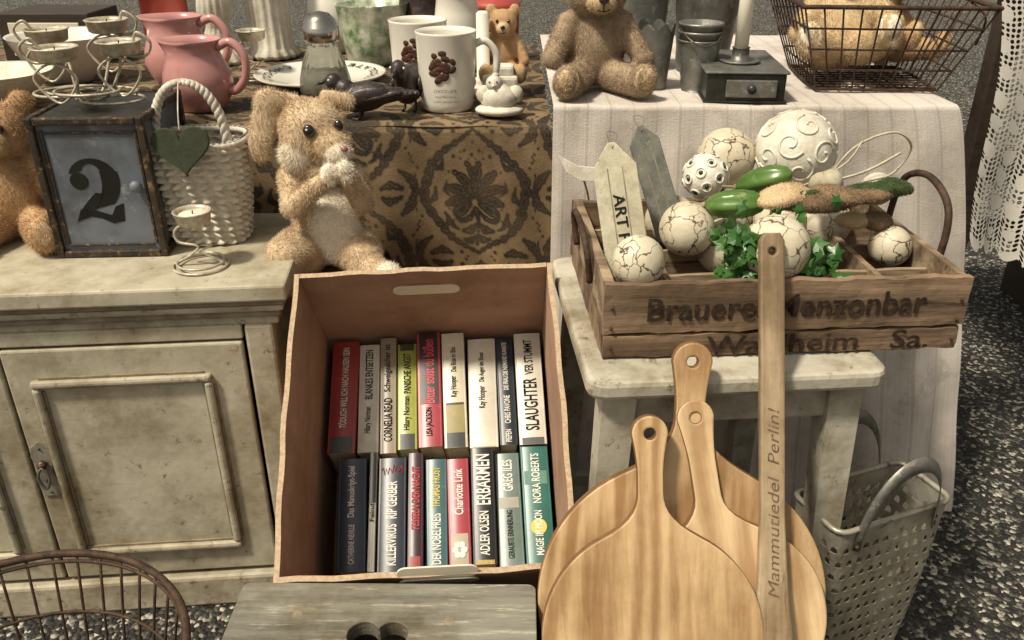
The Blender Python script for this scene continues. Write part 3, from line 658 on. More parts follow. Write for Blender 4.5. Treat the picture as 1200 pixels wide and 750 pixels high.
# ================================================================ white table
WYF=1.70; WZ=1.06; WX0,WX1=.082,.885
def wcol(U,V): 
    x=U*(WX1-WX0)
    st=np.abs((x/.046)%1-.5)
    c=np.where(st<.05,.80,1.0)*np.where(np.abs(st-.16)<.025,.90,1.0)*np.where(np.abs(st-.42)<.03,.94,1.0)
    return np.stack([c,c,c],-1)
M_wc=mat('white_tablecloth_fabric',(.64,.58,.52),(.53,.475,.42),scale=4,rough=.85,bump=.5,bs=300,attr=True,c3=(.48,.42,.36),amt=.4,dirt=.28)
def whitec(U,V):
    L=.9+1.0; s=V*L; x=WX0+(WX1-WX0)*U
    k=np.clip((s-.9)/1.0,0,1)
    y=np.where(s<.9,WYF+.9-s,WYF); z=np.where(s<.9,WZ,WZ-(s-.9))
    y=y-.035*k-.034*np.sin(x*17+.6)*k-.018*np.sin(x*39+1+k*2)*k-.006*np.sin(x*80)*k**.5-.003*np.sin(x*31+k*21)*k**.3
    x=x+(.20*k**.75)*(U**2)
    z=z+np.where(s<.9,.0015*np.sin(x*25+y*14),0)+.012*np.sin(x*13)*k
    return x,y,z
wt=empty('white_cloth_table')
grid('cloth',whitec,420,260,M_wc,wt,colfn=wcol)
def wside(U,V):
    k=V; y=(WYF-.035*k-.034*np.sin((WX1)*17+.6)*k-.018*np.sin(WX1*39+1+k*2)*k-.006*np.sin(WX1*80)*k**.5-.003*np.sin(WX1*31+k*21)*k**.3)+U*.9
    x=WX1+.20*k**.75+.03*np.sin(U*19)*k; z=WZ-k+.012*np.sin((WX1+.2*k)*13)*k; return x,y,z
grid('cloth_side',wside,160,120,M_wc,wt,colfn=wcol)
g=G()
for x in(.15,.82):
    for y in(1.80,2.5): g.box((.045,.045,1.03),(x,y,.515),M_dwood)
g.box((.78,.86,.02),(.485,2.15,1.046),M_dwood); g.obj('table_frame',wt)

teddy('teddy_bear.001',T((.172,1.87,WZ+.002),(0,0,rad(6)),(1.12,1.1,.98)),M_fur_gray,M_fur_lt,nf=42000,fl=.0055)
def pot(nm,x,y,z,r0,r1,h,m=M_galv,crown=0,ribs=True):
    g=G(); g.M=T((x,y,z))
    pr=[(0,0),(r0,0)]+([(r0+(r1-r0)*t/8+(.0015 if t%2 else 0),h*t/8) for t in range(9)] if ribs else [(r1,h)])
    if crown:
        V=[];F=[];S=72
        for i,(t) in enumerate(np.linspace(0,1,10)):
            for j in range(S):
                a=2*math.pi*j/S; hh=h*(1+crown*abs(math.sin(a*4)))*t; rr=r0+(r1-r0)*t; V.append((rr*math.cos(a),rr*math.sin(a),hh))
        for i in range(9):
            for j in range(S): F.append((i*S+j,i*S+(j+1)%S,(i+1)*S+(j+1)%S,(i+1)*S+j))
        g.add(V,F,m,True); g.lathe([(0,h*.3),(r0,h*.3)],M_dmetal)
    else:
        g.lathe(pr+[(r1*1.05,h+.001),(r1*1.06,h+.005),(r1*.99,h+.005),(r0*.95,h*.2),(0,h*.2)],m)
    return g
pot('',.297,1.87,WZ,.034,.045,.12,crown=.14).obj('zinc_pot')
for i in range(3):
    g=pot('',.392,1.85,WZ+.012*i+.0,.030,.044,.10+.0*i,M_galv)
    if i==0: zb=g
    else:
        g.M=Matrix.Identity(4); zb.lathe([(.030+.002,.02),(.044,.10),(.0465,.101),(.0465,.106),(.043,.106),(.03,.03),(0,.03)],M_galv,loc=(0,0,.016*i))
zb.tube([(-.046,0,.13),(-.03,-.045,.11),(0,-.058,.098),(.03,-.045,.11),(.046,0,.13)],.0018,M_wire,seg=6)
zb.obj('zinc_bucket_stack')
pot('',.30,2.08,WZ,.05,.062,.20).obj('zinc_pot.001')
pot('',.445,2.06,WZ,.058,.075,.22).obj('zinc_pot.002')
g=G(); g.M=T((.465,1.72,WZ+.002),(0,0,rad(-4)))
g.box((.155,.25,.056),(0,.125,.028),M_dmetal,bev=.003)
g.box((.165,.26,.005),(0,.125,.0585),M_galv,bev=.002); g.box((.165,.26,.004),(0,.125,.002),M_dmetal,bev=.001)
g.box((.10,.006,.034),(.01,-.003,.028),M_galv,bev=.002); g.lathe([(0,.012),(.008,.012),(.009,.006),(.004,0)],M_dmetal,loc=(.01,-.005,.028),rot=(rad(90),0,0),seg=14)
g.lathe([(0,.002),(.038,.002),(.042,.006),(.038,.007),(.018,.004),(.017,.03),(.019,.031),(.0,.03)],M_galv,loc=(0,.10,.060),seg=28)
g.lathe([(0,.02),(.0145,.02),(.0140,.18),(.008,.186),(0,.186)],M_wax,loc=(0,.10,.062),seg=20); g.tube([(0,.10,.24),(.001,.10,.262)],.001,M_black,n=1,seg=5)
g.obj('metal_candle_box')
g=G(); g.M=T((.775,1.95,WZ+.004),(0,0,rad(-4)))
def rect(w,d,z,c=.03):
    return [(-w+c,-d,z),(w-c,-d,z),(w,-d+c,z),(w,d-c,z),(w-c,d,z),(-w+c,d,z),(-w,d-c,z),(-w,-d+c,z)]
bw,bd,tw,td,bh=.125,.13,.185,.19,.17
for t,r_ in((0,.0034),(.25,.0022),(.5,.0022),(.75,.0022),(1,.0048)):
    g.tube(rect(bw+(tw-bw)*t,bd+(td-bd)*t,bh*t+.003),r_,M_rust,cyc=True,seg=6,n=3)
for k in range(11):
    f=-1+2*k/10
    g.tube([(f*tw,-td,bh),(f*bw,-bd,.003),(f*bw,bd,.003),(f*tw,td,bh)],.0020,M_rust,n=1,seg=5)
    g.tube([(-tw,f*td,bh),(-bw,f*bd,.003),(bw,f*bd,.003),(tw,f*td,bh)],.0020,M_rust,n=1,seg=5)
g.tube([(-tw,0,bh),(-tw-.02,0,bh+.06),(-.1,0,bh+.19),(.1,0,bh+.19),(tw+.02,0,bh+.06),(tw,0,bh)],.003,M_rust,seg=6)
g.tube([(tw,-.05,bh),(tw+.03,-.07,bh-.03),(tw+.04,-.03,bh-.09)],.0025,M_rust,seg=6)
g.obj('wire_basket')
teddy('teddy_bear.002',T((.73,1.93,WZ+.03),(rad(-20),rad(-8),rad(-14)),(1.1,1.1,1.05)),M_fur_lt,M_fur_cream,nf=30000,fl=.007)
teddy('teddy_bear.003',T((.84,2.02,WZ+.03),(rad(-14),rad(14),rad(35)),(.9,.9,.85)),M_fur_or,M_fur_lt,nf=16000,fl=.007)

# lace cloth table at the right
lm=mat('lace_fabric',(.66,.62,.55),(.58,.54,.47),scale=6,rough=.9,bump=.2,bs=200)
n=lm.node_tree.nodes;l=lm.node_tree.links;bs__=n['Principled BSDF'];om=n['Material Output']
tcn=n.new('ShaderNodeTexCoord');v1=n.new('ShaderNodeTexVoronoi');v1.inputs['Scale'].default_value=75;v1.inputs['Randomness'].default_value=.2;l.new(tcn.outputs['UV'],v1.inputs['Vector'])
v2=n.new('ShaderNodeTexVoronoi');v2.inputs['Scale'].default_value=15;v2.inputs['Randomness'].default_value=.3;l.new(tcn.outputs['UV'],v2.inputs['Vector'])
m1=n.new('ShaderNodeMath');m1.operation='LESS_THAN';m1.inputs[1].default_value=.38;l.new(v1.outputs['Distance'],m1.inputs[0])
m2=n.new('ShaderNodeMath');m2.operation='GREATER_THAN';m2.inputs[1].default_value=.32;l.new(v2.outputs['Distance'],m2.inputs[0])
m3=n.new('ShaderNodeMath');m3.operation='MULTIPLY';l.new(m1.outputs[0],m3.inputs[0]);l.new(m2.outputs[0],m3.inputs[1])
tr=n.new('ShaderNodeBsdfTransparent');ms=n.new('ShaderNodeMixShader');l.new(m3.outputs[0],ms.inputs[0]);l.new(bs__.outputs[0],ms.inputs[1]);l.new(tr.outputs[0],ms.inputs[2]);l.new(ms.outputs[0],om.inputs[0])
le=empty('lace_cloth_table')
def lace(U,V):
    x=1.025+.9*U
    k=V; dep=.62+.16*np.minimum(U*2.2,1)+.022*np.abs(np.sin(U*math.pi*16)); z=1.32-dep*k
    y=1.95-.03*k-.03*np.sin(x*26)*k; x=x+.02*np.sin(k*5)+.08*k*(1-U)
    return x,y,z
o=grid('lace_cloth',lace,260,120,lm,le)
uv=o.data.uv_layers.new(name='UV'); nl=len(o.data.loops); vi=np.empty(nl,dtype=np.int32); o.data.loops.foreach_get('vertex_index',vi)
uvs=np.stack([(vi//120)/259*.9,(vi%120)/119*.75],1); uv.data.foreach_set('uv',uvs.ravel())
g=G(); g.box((.95,.8,.03),(1.53,2.36,1.30),M_dwood)
for x in(1.12,1.95):
    for y in(2.02,2.7): g.box((.05,.05,1.28),(x,y,.64),M_dwood)
g.obj('table_frame',le)
g=G(); g.box((1.1,.30,.04),(1.55,3.0,.55),M_dwood)
for x in(1.08,2.0): g.box((.06,.26,.53),(x,3.0,.265),M_dwood)
g.box((1.0,.03,.08),(1.55,3.0,.30),M_dwood); g.obj('dark_bench')

# ================================================================ book box
RA=math.atan2(.333,.449)
bx=empty('cardboard_book_box',(-.137,1.02,.477),(RA,0,rad(0)))
bx.rotation_mode='QUATERNION'; bx.rotation_quaternion=(Matrix.Rotation(RA,3,'X')@Matrix.Rotation(rad(3.0),3,'Z')).to_quaternion()
BW,BL,BD,th=.480,.56,.45,.009
g=G()
# corrugated board walls: slightly bowed sheets
def wall(p0,p1,nrm,m,bow=.004,t=th,depth=BD,z0=0):
    p0=Vector(p0);p1=Vector(p1);nrm=Vector(nrm); N=16;K=8; V=[]
    for side in(0,1):
        for i in range(N+1):
            for k in range(K+1):
                u=i/N;w_=k/K; b_=bow*math.sin(math.pi*u)*(1-w_)+.0012*math.sin(u*23)*(1-w_)
                p=p0.lerp(p1,u)+nrm*(b_+(t if side else 0)); V.append((p.x,p.y,z0-depth*w_+.0012*math.sin(u*31)*(1 if k==0 else 0)))
    o_=(N+1)*(K+1); F=[]
    for i in range(N):
        for k in range(K):
            a=i*(K+1)+k; F.append((a,a+1,a+K+2,a+K+1)); F.append((o_+a,o_+a+K+1,o_+a+K+2,o_+a+1))
    nF=len(F); E_=[]
    for i in range(N):
        a=i*(K+1); E_.append((a,a+K+1,o_+a+K+1,o_+a))
    for k in range(K):
        E_.append((k,o_+k,o_+k+1,k+1)); a=N*(K+1)+k; E_.append((a,a+1,o_+a+1,o_+a))
    g.add(V,F+E_,[m]*nF+[M_cardedge]*len(E_))
wall((-BW/2,0,0),(-BW/2,BL,0),(1,0,0),M_cardin,bow=-.005)
wall((BW/2,0,0),(BW/2,BL,0),(-1,0,0),M_cardin,bow=-.005)
wall((-BW/2+th,BL,0),(BW/2-th,BL,0),(0,-1,0),M_cardin,bow=-.002)
wall((-BW/2+th,0,0),(BW/2-th,0,0),(0,1,0),M_cardin,bow=-.002)
g.box((BW-2*th,BL-2*th,.01),(0,BL/2,-BD+.006),M_card,bev=0)
def pill(w,h,n=12): 
    r=h/2; return [(w/2-r+r*math.sin(a),-r*math.cos(a)) for a in np.linspace(0,math.pi,n)]+[(-w/2+r-r*math.sin(a),r*math.cos(a)) for a in np.linspace(0,math.pi,n)]
FM=frame((0,BL-th+.0018,-.066),(1,0,0),(0,0,1))
g.prism([pill(.136,.038)],.002,M_card,FM,bev=.0008); g.prism([pill(.130,.032)],.0036,M_flap,FM)
FM=frame((.02,-.003,-.03),(1,0,0),(0,0,1)); g.prism([pill(.128,.036)],.003,M_flap,FM,bev=.001)
g.prism([pill(.13,.032)],.003,M_flap,frame((.02,th/2,.005),(1,0,0),(0,.4,1)),bev=.001)
g.obj('box_shell',bx)
def bookm(c,nm='cover'): return mat(nm,c,tuple(x*.82+.004 for x in c),scale=14,rough=.36,bump=.08,spec=.5,c3=tuple(min(1,x*1.15+.035) for x in c),amt=.36,dirt=.25)
WHT=(.66,.62,.52)
UP=[(36,(.33,.04,.035),[('TÖDLICH WILL ICH NACH HAUSEN SEIN',.18,.97,.42,'w')],[(0,.14,(.04,.04,.04))]),
 (28,WHT,[('Hilary Norman',.16,.42,.42,'k'),('BLANKES ENTSETZEN',.46,.97,.5,'k')],[(0,.10,(.6,.56,.45))]),
 (22,(.33,.27,.2),[('CORNELIA READ',.08,.48,.62,'k'),('Schweigesicher ist',.5,.96,.5,'k')],[]),
 (26,(.38,.42,.08),[('Hilary Norman',.16,.50,.42,'k'),('PANISCHE ANGST',.50,.92,.45,'k')],[(.0,.14,(.03,.03,.03)),(.93,1,(.05,.06,.02))]),
 (32,(.38,.055,.07),[('LISA JACKSON',.08,.34,.42,'k'),('Bitter sollst du büßen',.34,.96,.6,'r2')],[(.36,1,(.03,.012,.015))]),
 (31,(.64,.58,.44),[('Kay Hooper',.42,.62,.35,'k'),('Das Böse im Blut',.64,.88,.28,'k')],[(.0,.38,(.03,.03,.03)),(.12,.36,(.30,.25,.09))]),
 (38,WHT,[('Kay Hooper',.34,.56,.32,'k'),('Die Augen des Bösen',.58,.88,.28,'k')],[(0,.015,(.5,.45,.35))]),
 (24,(.022,.03,.04),[('PIEPEN',.02,.14,.5,'w'),('CHRIS PAVONE',.18,.46,.5,'w'),('DIE FRAU DIE NIEMAND KANNTE',.48,.98,.72,'w')],[]),
 (36,(.68,.65,.56),[('SLAUGHTER',.10,.60,.62,'k'),('VER STUMMT',.60,.95,.62,'k')],[(.0,.06,(.1,.1,.1))])]
LO=[(36,(.025,.04,.07),[('CATHERINE NEVILLE',.05,.42,.3,'w'),('Das Manuskript-Spiel',.45,.95,.3,'w')],[]),
 (9,(.66,.64,.56),[('Feind',.4,.56,.6,'k')],[(.56,1,(.02,.02,.02))]),
 (36,(.022,.028,.042),[('KILLERVIRUS',.04,.42,.62,'w'),('RIP GERBER',.44,.80,.5,'w')],[]),
 (20,(.05,.02,.03),[('FESSELN DER NACHT',.3,.9,.5,'r')],[(.0,.1,(.3,.04,.04))]),
 (28,(.06,.14,.15),[('DER NOBELPREIS',.04,.52,.6,'w'),('THOMAS FROST',.54,.94,.5,'y')],[]),
 (28,(.35,.05,.07),[('Charlotte Link',.45,.92,.4,'w')],[(0,.3,(.42,.35,.26))]),
 (30,(.018,.018,.02),[('ADLER OLSEN',.06,.46,.6,'w'),('ERBARMEN',.48,.96,.7,'w')],[(0,.04,(.4,.3,.1))]),
 (32,(.17,.23,.21),[('GERAUBTE ERINNERUNG',.05,.5,.55,'k'),('GREG ILES',.64,.95,.7,'w')],[(.5,.6,(.4,.4,.34))]),
 (36,(.04,.15,.125),[('NORA ROBERTS',.48,.95,.3,'w'),('MAGIE IM MOON',.05,.45,.4,'w')],[(.66,.78,(.12,.25,.2))])]
M_r2=mat('crimson_ink',(.60,.07,.09),(.5,.05,.07),rough=.5,bump=0)
INK={'k':M_black,'w':M_whitei,'r':M_redi,'y':M_yeli,'r2':M_r2}
def book(wd,Ln,c,txt,bands):
    g=G(); m=bookm(c); Dp=.165
    cs=[(0,-.003),(.0004,-.0012),(.0022,-.0002),(.0036,-.0007),(.0050,.0),(wd*.5,.0012),(wd-.0050,.0),(wd-.0036,-.0007),(wd-.0022,-.0002),(wd-.0004,-.0012),(wd,-.003)]
    if wd<.012: cs=[(0,-.003),(.001,0),(wd*.5,.0008),(wd-.001,0),(wd,-.003)]
    ny=6; V=[];F=[]; nc=len(cs)
    for j in range(ny+1):
        for x,z in cs: V.append((x,Ln*j/ny,z))
    for j in range(ny):
        for i in range(nc-1): F.append((j*nc+i,j*nc+i+1,(j+1)*nc+i+1,(j+1)*nc+i))
    g.add(V,F,m,True)
    g.box((.0016,Ln,Dp),(.0010,Ln/2,-Dp/2-.003),m,bev=0); g.box((.0016,Ln,Dp),(wd-.0010,Ln/2,-Dp/2-.003),m,bev=0)
    g.box((wd-.005,Ln-.005,Dp-.004),(wd/2,Ln/2,-Dp/2-.0032),M_page,bev=0)
    e=.0055 if wd>.02 else .0012
    for k,(a,b_,cc) in enumerate(bands):
        y0_=Ln*a+.0005; y1_=Ln*b_-.0005; zz=.00035+.00035*k
        V=[];xs=[e,wd*.3,wd*.5,wd*.7,wd-e]
        for y in(y0_,y1_):
            for x in xs: V.append((x,y,zz+.0012*(1-((x-wd/2)/(wd/2))**2)))
        g.add(V,[(i,i+1,i+6,i+5) for i in range(4)],bookm(cc,'band'),True)
    for (s_,a,b_,hh,col) in txt:
        g.text(s_,Ln*(b_-a)*.92,wd*hh,frame((wd/2,Ln*(a+b_)/2,.0022),(0,1,0),(-1,0,0)),INK[col],bold=.012,stretch=1.9)
    return g,m
for row,(L,y0,Ln0,x0,x1) in enumerate(((LO,.056,.232,-.190,.226),(UP,.292,.254,-.218,.226))):
    tot=sum(b_[0] for b_ in L); k=(x1-x0-.0025*len(L))/tot; x=x0
    for i,(wp,c,txt,bands) in enumerate(L):
        wd=wp*k; Ln=Ln0-random.uniform(0,.022); 
        g,m=book(wd,Ln,c,txt,bands)
        if txt[0][0]=='KILLERVIRUS':
            g.tube([(wd*(.12+.76*q/14),Ln*.89+Ln*.05*math.sin(q*2.6)*(1 if q%3 else .3),.0022) for q in range(15)],.0009,M_redi,seg=4,n=1)
        if txt[0][0]=='Charlotte Link':
            for q in range(6): g.ball((wd*.5+wd*.2*math.cos(q*1.05),Ln*.15+wd*.25*math.sin(q*1.05),.0020),(wd*.16,wd*.16,.0006),M_whitei,seg=10)
        if i==len(L)-1 and row==0: g.prism([arc(wd*.5,Ln*.30,wd*.28,wd*.28,0,350,20)],.0006,M_yeli,T((0,0,.0012)))
        o=g.obj('paperback_book' ,bx,(x,y0+random.uniform(-.003,.003),-.256+random.uniform(-.014,.008)),(random.uniform(-.02,.02),random.uniform(-.035,.035),random.uniform(-.012,.012)))
        x+=wd+.0025
g=G(); g.box((.46,.10,.10),(-.14,1.33,.055),M_dwood); g.box((.46,.06,.40),(-.16,1.66,.20),M_dwood); g.obj('box_support_blocks')

# ================================================================ gray stool with heart hole
g=G(); g.M=T((-.195,.785,0),(0,0,rad(-.6)))
w,d,h=.46,.45,.47
heart=[]
for i in range(56):
    if i in(0,1,2,54,55,28): continue
    t=2*math.pi*i/56; heart.append((.0028*16*math.sin(t)**3-.004,.0029*(13*math.cos(t)-4.4*math.cos(2*t)-2*math.cos(3*t)-math.cos(4*t))+.112))
def rr(w,d,c=.012):
    o_=[]
    for cx,cy,a0 in((w/2-c,d/2-c,0),(-w/2+c,d/2-c,90),(-w/2+c,-d/2+c,180),(w/2-c,-d/2+c,270)):
        for k in range(5): o_.append((cx+c*math.cos(rad(a0+k*22.5)),cy+c*math.sin(rad(a0+k*22.5))))
    return o_
g.prism([rr(w,d),heart],.028,M_grayw,T((0,0,h-.028)),bev=.0015)
for sx in(-1,1): g.box((.025,d-.05,h-.03),(sx*(w/2-.04),0,(h-.03)/2),M_grayw)
g.box((w-.11,.02,h-.12),(0,d/2-.04,h/2),M_grayw); g.box((w-.11,.02,h-.12),(0,-d/2+.04,h/2),M_grayw)
g.box((w-.11,d-.12,.02),(0,0,.16),M_dwood)
for (x,y,r_) in((-.13,.16,.008),(.10,.15,.009),(.155,.06,.007)):
    g.lathe([(0,0.0005),(r_*.6,.0005),(r_,.0003)],M_creamd,loc=(x,y,h),seg=18,fn=lambda a,z:1+.2*math.sin(2*a+x*50))
g.obj('heart_step_stool')

# ================================================================ white stool + crate
g=G(); g.M=T((.116,1.10,0),(0,0,rad(4.5)))
W,D,H=.475,.50,.78
g.prism([[(p[0]+W/2,p[1]+D/2) for p in rr(W,D,.03)]],.032,M_white,T((0,0,H-.032)),bev=.008)
g.box((W-.09,.02,.07),(W/2,.05,H-.068),M_white); g.box((W-.09,.02,.07),(W/2,D-.05,H-.068),M_white)
g.box((.02,D-.12,.07),(.055,D/2,H-.068),M_white); g.box((.02,D-.12,.07),(W-.055,D/2,H-.068),M_white)
for sx,x in((-1,.055),(1,W-.055)):
    for sy,y in((-1,.055),(1,D-.055)):
        V=[];
        for z,wd,off in((H-.033,.055,0),(0,.04,.03)):
            for a,b_ in((-1,-1),(1,-1),(1,1),(-1,1)): V.append((x+sx*off+a*wd/2,y+sy*off+b_*wd/2,z))
        g.add(V,[(0,1,2,3)[::-1],(4,5,6,7),(0,4,5,1)[::-1],(1,5,6,2)[::-1],(2,6,7,3)[::-1],(3,7,4,0)[::-1]],M_white)
for y in(.05,D-.05): g.box((W-.05,.022,.03),(W/2,y-.01 if y<.2 else y+.01,.25),M_white)
g.obj('white_wooden_stool')

g=G(); CM=T((.141,1.172,.783),(0,0,rad(3.3))); g.M=CM
W,D,H,tk=.575,.42,.128,.016
g.rough_box((W,tk,H*.66),(W/2,tk/2,H-H*.33),M_crate,(40,2,5),.0015,1); g.rough_box((W-.004,tk-.002,H*.31),(W/2,tk/2,H*.16),M_crate,(40,2,3),.0015,2)
g.rough_box((W,tk,H*.9),(W/2,D-tk/2,H*.5),M_crate,(40,2,4),.0018,3)
for i,x in enumerate((tk/2+.001,W-tk/2-.001)):
    g.rough_box((tk,D-2*tk-.002,H*.45),(x,D/2,H*.24),M_crate,(2,16,3),.0015,4+i); g.rough_box((tk,D-2*tk-.002,H*.5),(x,D/2,H*.74),M_crated,(2,16,3),.0015,6+i)
g.box((W-.04,D-.04,.01),(W/2,D/2,.006),M_crate)
for k in range(1,5): g.rough_box((.011,D-2*tk-.004,.088),(W*k/5,D/2,.057),M_crated,(2,14,2),.0012,20+k)
for k in range(1,4): g.rough_box((W-2*tk-.004,.011,.084),(W/2,D*k/4,.0555),M_crated,(24,2,2),.0012,30+k)
for x in(.012,W-.012):
    for z in(.02,.055,.09): g.ball((x,-.002,z),.003,M_rust,seg=8)
g.tube([(W+.004,D*.28,H*.6),(W+.010,D*.28,H+.03),(W+.012,D*.34,H+.075),(W+.012,D*.5,H+.095),(W+.012,D*.66,H+.075),(W+.010,D*.72,H+.03),(W+.004,D*.72,H*.6)],.0062,M_rust,seg=8)
g.tube([(-.004,D*.3,H*.6),(-.012,D*.3,H+.01),(-.014,D*.5,H+.03),(-.012,D*.7,H+.01),(-.004,D*.7,H*.6)],.0055,M_rust,seg=8)
g.text('Brauerei Menzonbar',.44,.040,frame((W*.50,-.0026,H*.68),(1,0,.008),(0,0,1)),M_ink,bold=.014,stretch=1.6)
g.text('Waldheim   Sa.',.36,.034,frame((W*.60,-.0022,H*.17),(1,0,.008),(0,0,1)),M_ink,bold=.014,stretch=1.6)
g.obj('brewery_crate')
def dball(nm,c,r,m=M_ball,fn=None,seg=32):
    g=G(); g.ball((0,0,0),r,m,seg=seg,fn=fn); o=g.obj(nm,loc=c,rot=(random.random()*3,random.random()*3,random.random()*3)); return o
dball('crackle_ball',(.197,1.225,.928),.0415)
dball('crackle_ball',(.297,1.362,.930),.047)
dball('crackle_ball',(.404,1.575,.992),.055)
dball('crackle_ball',(.414,1.245,.942),.053)
dball('crackle_ball',(.652,1.37,.895),.036)
dball('crackle_ball',(.668,1.50,.955),.030,M_plast)
for c in((.30,1.52,.885),(.40,1.52,.89),(.50,1.50,.89),(.37,1.38,.89),(.47,1.38,.88),(.58,1.50,.89),(.40,1.30,.87)): dball('crackle_ball',c,.05)
g=G(); g.ball((0,0,0),.040,M_plast,seg=28)
for k in range(26):
    ph=math.acos(1-2*(k+.5)/26);a=k*2.39996; d=Vector((math.sin(ph)*math.cos(a),math.sin(ph)*math.sin(a),math.cos(ph)))
    x_=d.orthogonal().normalized(); y_=d.cross(x_); g.tube([d*.040+(x_*math.cos(t)+y_*math.sin(t))*.0085 for t in np.linspace(0,6.28,9)[:-1]],.0017,M_china,cyc=True,seg=5,n=2)
    g.ball(tuple(d*.0385),.0045,M_dmetal,seg=8)
g.obj('lace_ball',loc=(.347,1.480,.985))
g=G(); g.ball((0,0,0),.072,M_plast,seg=36)
for k in range(24):
    ph=math.acos(1-2*(k+.5)/24);a=k*2.39996; d=Vector((math.sin(ph)*math.cos(a),math.sin(ph)*math.sin(a),math.cos(ph)))
    x_=d.orthogonal().normalized(); y_=d.cross(x_); pts=[]
    for q in range(13):
        t=q*.62*(1 if k%2 else -1); rr_=.004+.0020*q; p=d*.072+(x_*math.cos(t+k)+y_*math.sin(t+k))*rr_; pts.append(p.normalized()*.0722)
    g.tube(pts,.0024,M_plast,seg=6,n=2)
g.obj('swirl_ball',loc=(.523,1.545,1.015))
def pod(nm,c,rz,ry):
    g=G(); g.ball((0,0,0),(.056,.024,.023),M_pod,seg=36,fn=lambda d:(1+.07*math.cos(6*math.atan2(d.z,d.y))*(1-d.x*d.x))*(1-.10*d.x*d.x)+.02*math.sin(23*d.x))
    g.tube([(.050,0,0),(.064,0,.004),(.074,.004,.008)],[.006,.003,.003],M_stem,seg=6); g.obj(nm,loc=c,rot=(0,ry,rz))
pod('green_pod',(.370,1.345,.980),rad(165),rad(8)); pod('green_pod',(.428,1.40,1.003),rad(145),rad(24))
P=[((0,0,0),(.078,.028,.018),(0,.1,0),M_fur_br),((-.05,.0,.012),(.05,.032,.014),(0,-.15,.4),M_fur_lt),((.045,-.005,.01),(.045,.03,.014),(0,.1,-.4),M_fur_br),((-.02,-.012,.016),(.05,.006,.006),(0,0,.2),M_fur_gn)]
plush('felt_wing_ornament',P,T((.490,1.345,.985),(0,0,rad(8))),nf=12000,fl=.004,fw=.001,vox=.004)
P=[((0,0,0),(.065,.026,.015),(0,-.05,.1),M_fur_gn),((.045,0,.01),(.03,.024,.012),(0,.2,0),M_fur_gn),((-.02,-.02,.0),(.05,.014,.012),(0,0,0),M_fur_br)]
plush('felt_wing_ornament.001',P,T((.60,1.375,.99),(0,0,rad(3))),nf=9000,fl=.004,fw=.001,vox=.004)
P=[((0,0,0),(.035,.022,.016),(0,.2,.2),M_fur_br),((-.045,.01,.004),(.03,.022,.014),(0,0,-.3),M_fur_lt)]
plush('felt_wing_ornament.002',P,T((.628,1.385,.935),(0,0,rad(20))),nf=6000,fl=.003,fw=.001,vox=.004)
# ivy
g=G()
LP=[(0,1),(.16,.62),(.30,.50),(.72,.55),(.50,.22),(.46,.05),(.70,-.30),(.32,-.28),(.12,-.42),(0,-.34)]
LP=LP+[(-x,y) for x,y in LP[-2:0:-1]]
FC=Vector((.414,1.245,.942))
for k in range(88):
    if k<54: c=Vector((random.gauss(.365,.030),random.gauss(1.24,.028),random.gauss(.935,.028)))
    elif k<81: c=Vector((random.gauss(.480,.018),random.gauss(1.235,.018),random.gauss(.925,.022)))
    else: c=Vector((random.gauss(.42,.04),random.gauss(1.30,.02),random.gauss(.985,.012)))
    if (c-FC).length<.058: c=FC+(c-FC).normalized()*.062
    if c.y<1.235 and abs(c.x-.418)<.040: continue
    c.x=min(max(c.x,.31),.515); c.z=max(c.z,.905); c.y=max(c.y,1.210)
    nrm=Vector((random.gauss(0,.45),random.gauss(-.75,.3),random.gauss(.6,.35))).normalized()
    x_=nrm.orthogonal().normalized(); x_=Matrix.Rotation(random.random()*6.28,3,nrm)@x_; y_=nrm.cross(x_)
    s_=random.uniform(.013,.026); V=[c+x_*p[0]*s_+y_*p[1]*s_-nrm*(.35*abs(p[0])*s_+.15*s_*p[1]**2) for p in LP]+[c+nrm*.001]
    N_=len(LP); g.add(V,[(i,(i+1)%N_,N_) for i in range(N_)],M_leaf,False)
    if k%3==0: g.tube([c,c+Vector((0,.01,-.02)),Vector((.42,1.28,.90))],.0010,M_leaf,seg=4,n=3)
g.obj('ivy_sprig')
def tag(nm,p0,p1,w,m,txt=None):
    p0=Vector(p0);p1=Vector(p1);L=(p1-p0).length; g=G()
    Y=(p1-p0).normalized(); X=Vector((1,-.1,0)); X=(X-Y*X.dot(Y)).normalized(); Fm=frame(p0,X,Y)
    g.prism([[(-w/2,0),(w/2,0),(w/2,L-w*.55),(w*.08,L),(-w*.08,L),(-w/2,L-w*.55)]],.010,m,Fm,bev=.0015)
    for q in(-.17,.17): g.box((.0018,L*.78,.001),(w*q,L*.42,.0103),M_creamd,bev=0,M=Fm)
    if txt: g.text(txt,L*.42,w*.26,Fm@T((w*.0,L*.40,.0116),(0,0,rad(-90))),M_black,bold=.01)
    g.tube([Fm@Vector((0,L-.01,.012)),Fm@Vector((.012,L+.012,.0)),Fm@Vector((-.004,L+.02,-.004)),Fm@Vector((0,L-.008,-.002))],.0009,M_stem,seg=4)
    g.obj(nm)
tag('wooden_house_tag',(.200,1.33,.86),(.167,1.42,1.062),.074,M_tag,'ART FE')
tag('wooden_house_tag.001',(.290,1.44,.88),(.228,1.52,1.065),.054,M_taggray)
g=G(); g.prism([[(-.055,.028),(-.01,.012),(.03,.014),(.055,.004),(.03,-.012),(.0,-.016),(-.03,-.004)]],.008,M_plast,frame((.135,1.60,.955),(1,0,-.15),(0,.2,1)),bev=.001)
g.tube([(.135,1.605,.95),(.15,1.59,.90),(.155,1.57,.80)],.002,M_wire,seg=5); g.obj('white_wood_bird')
g=G()
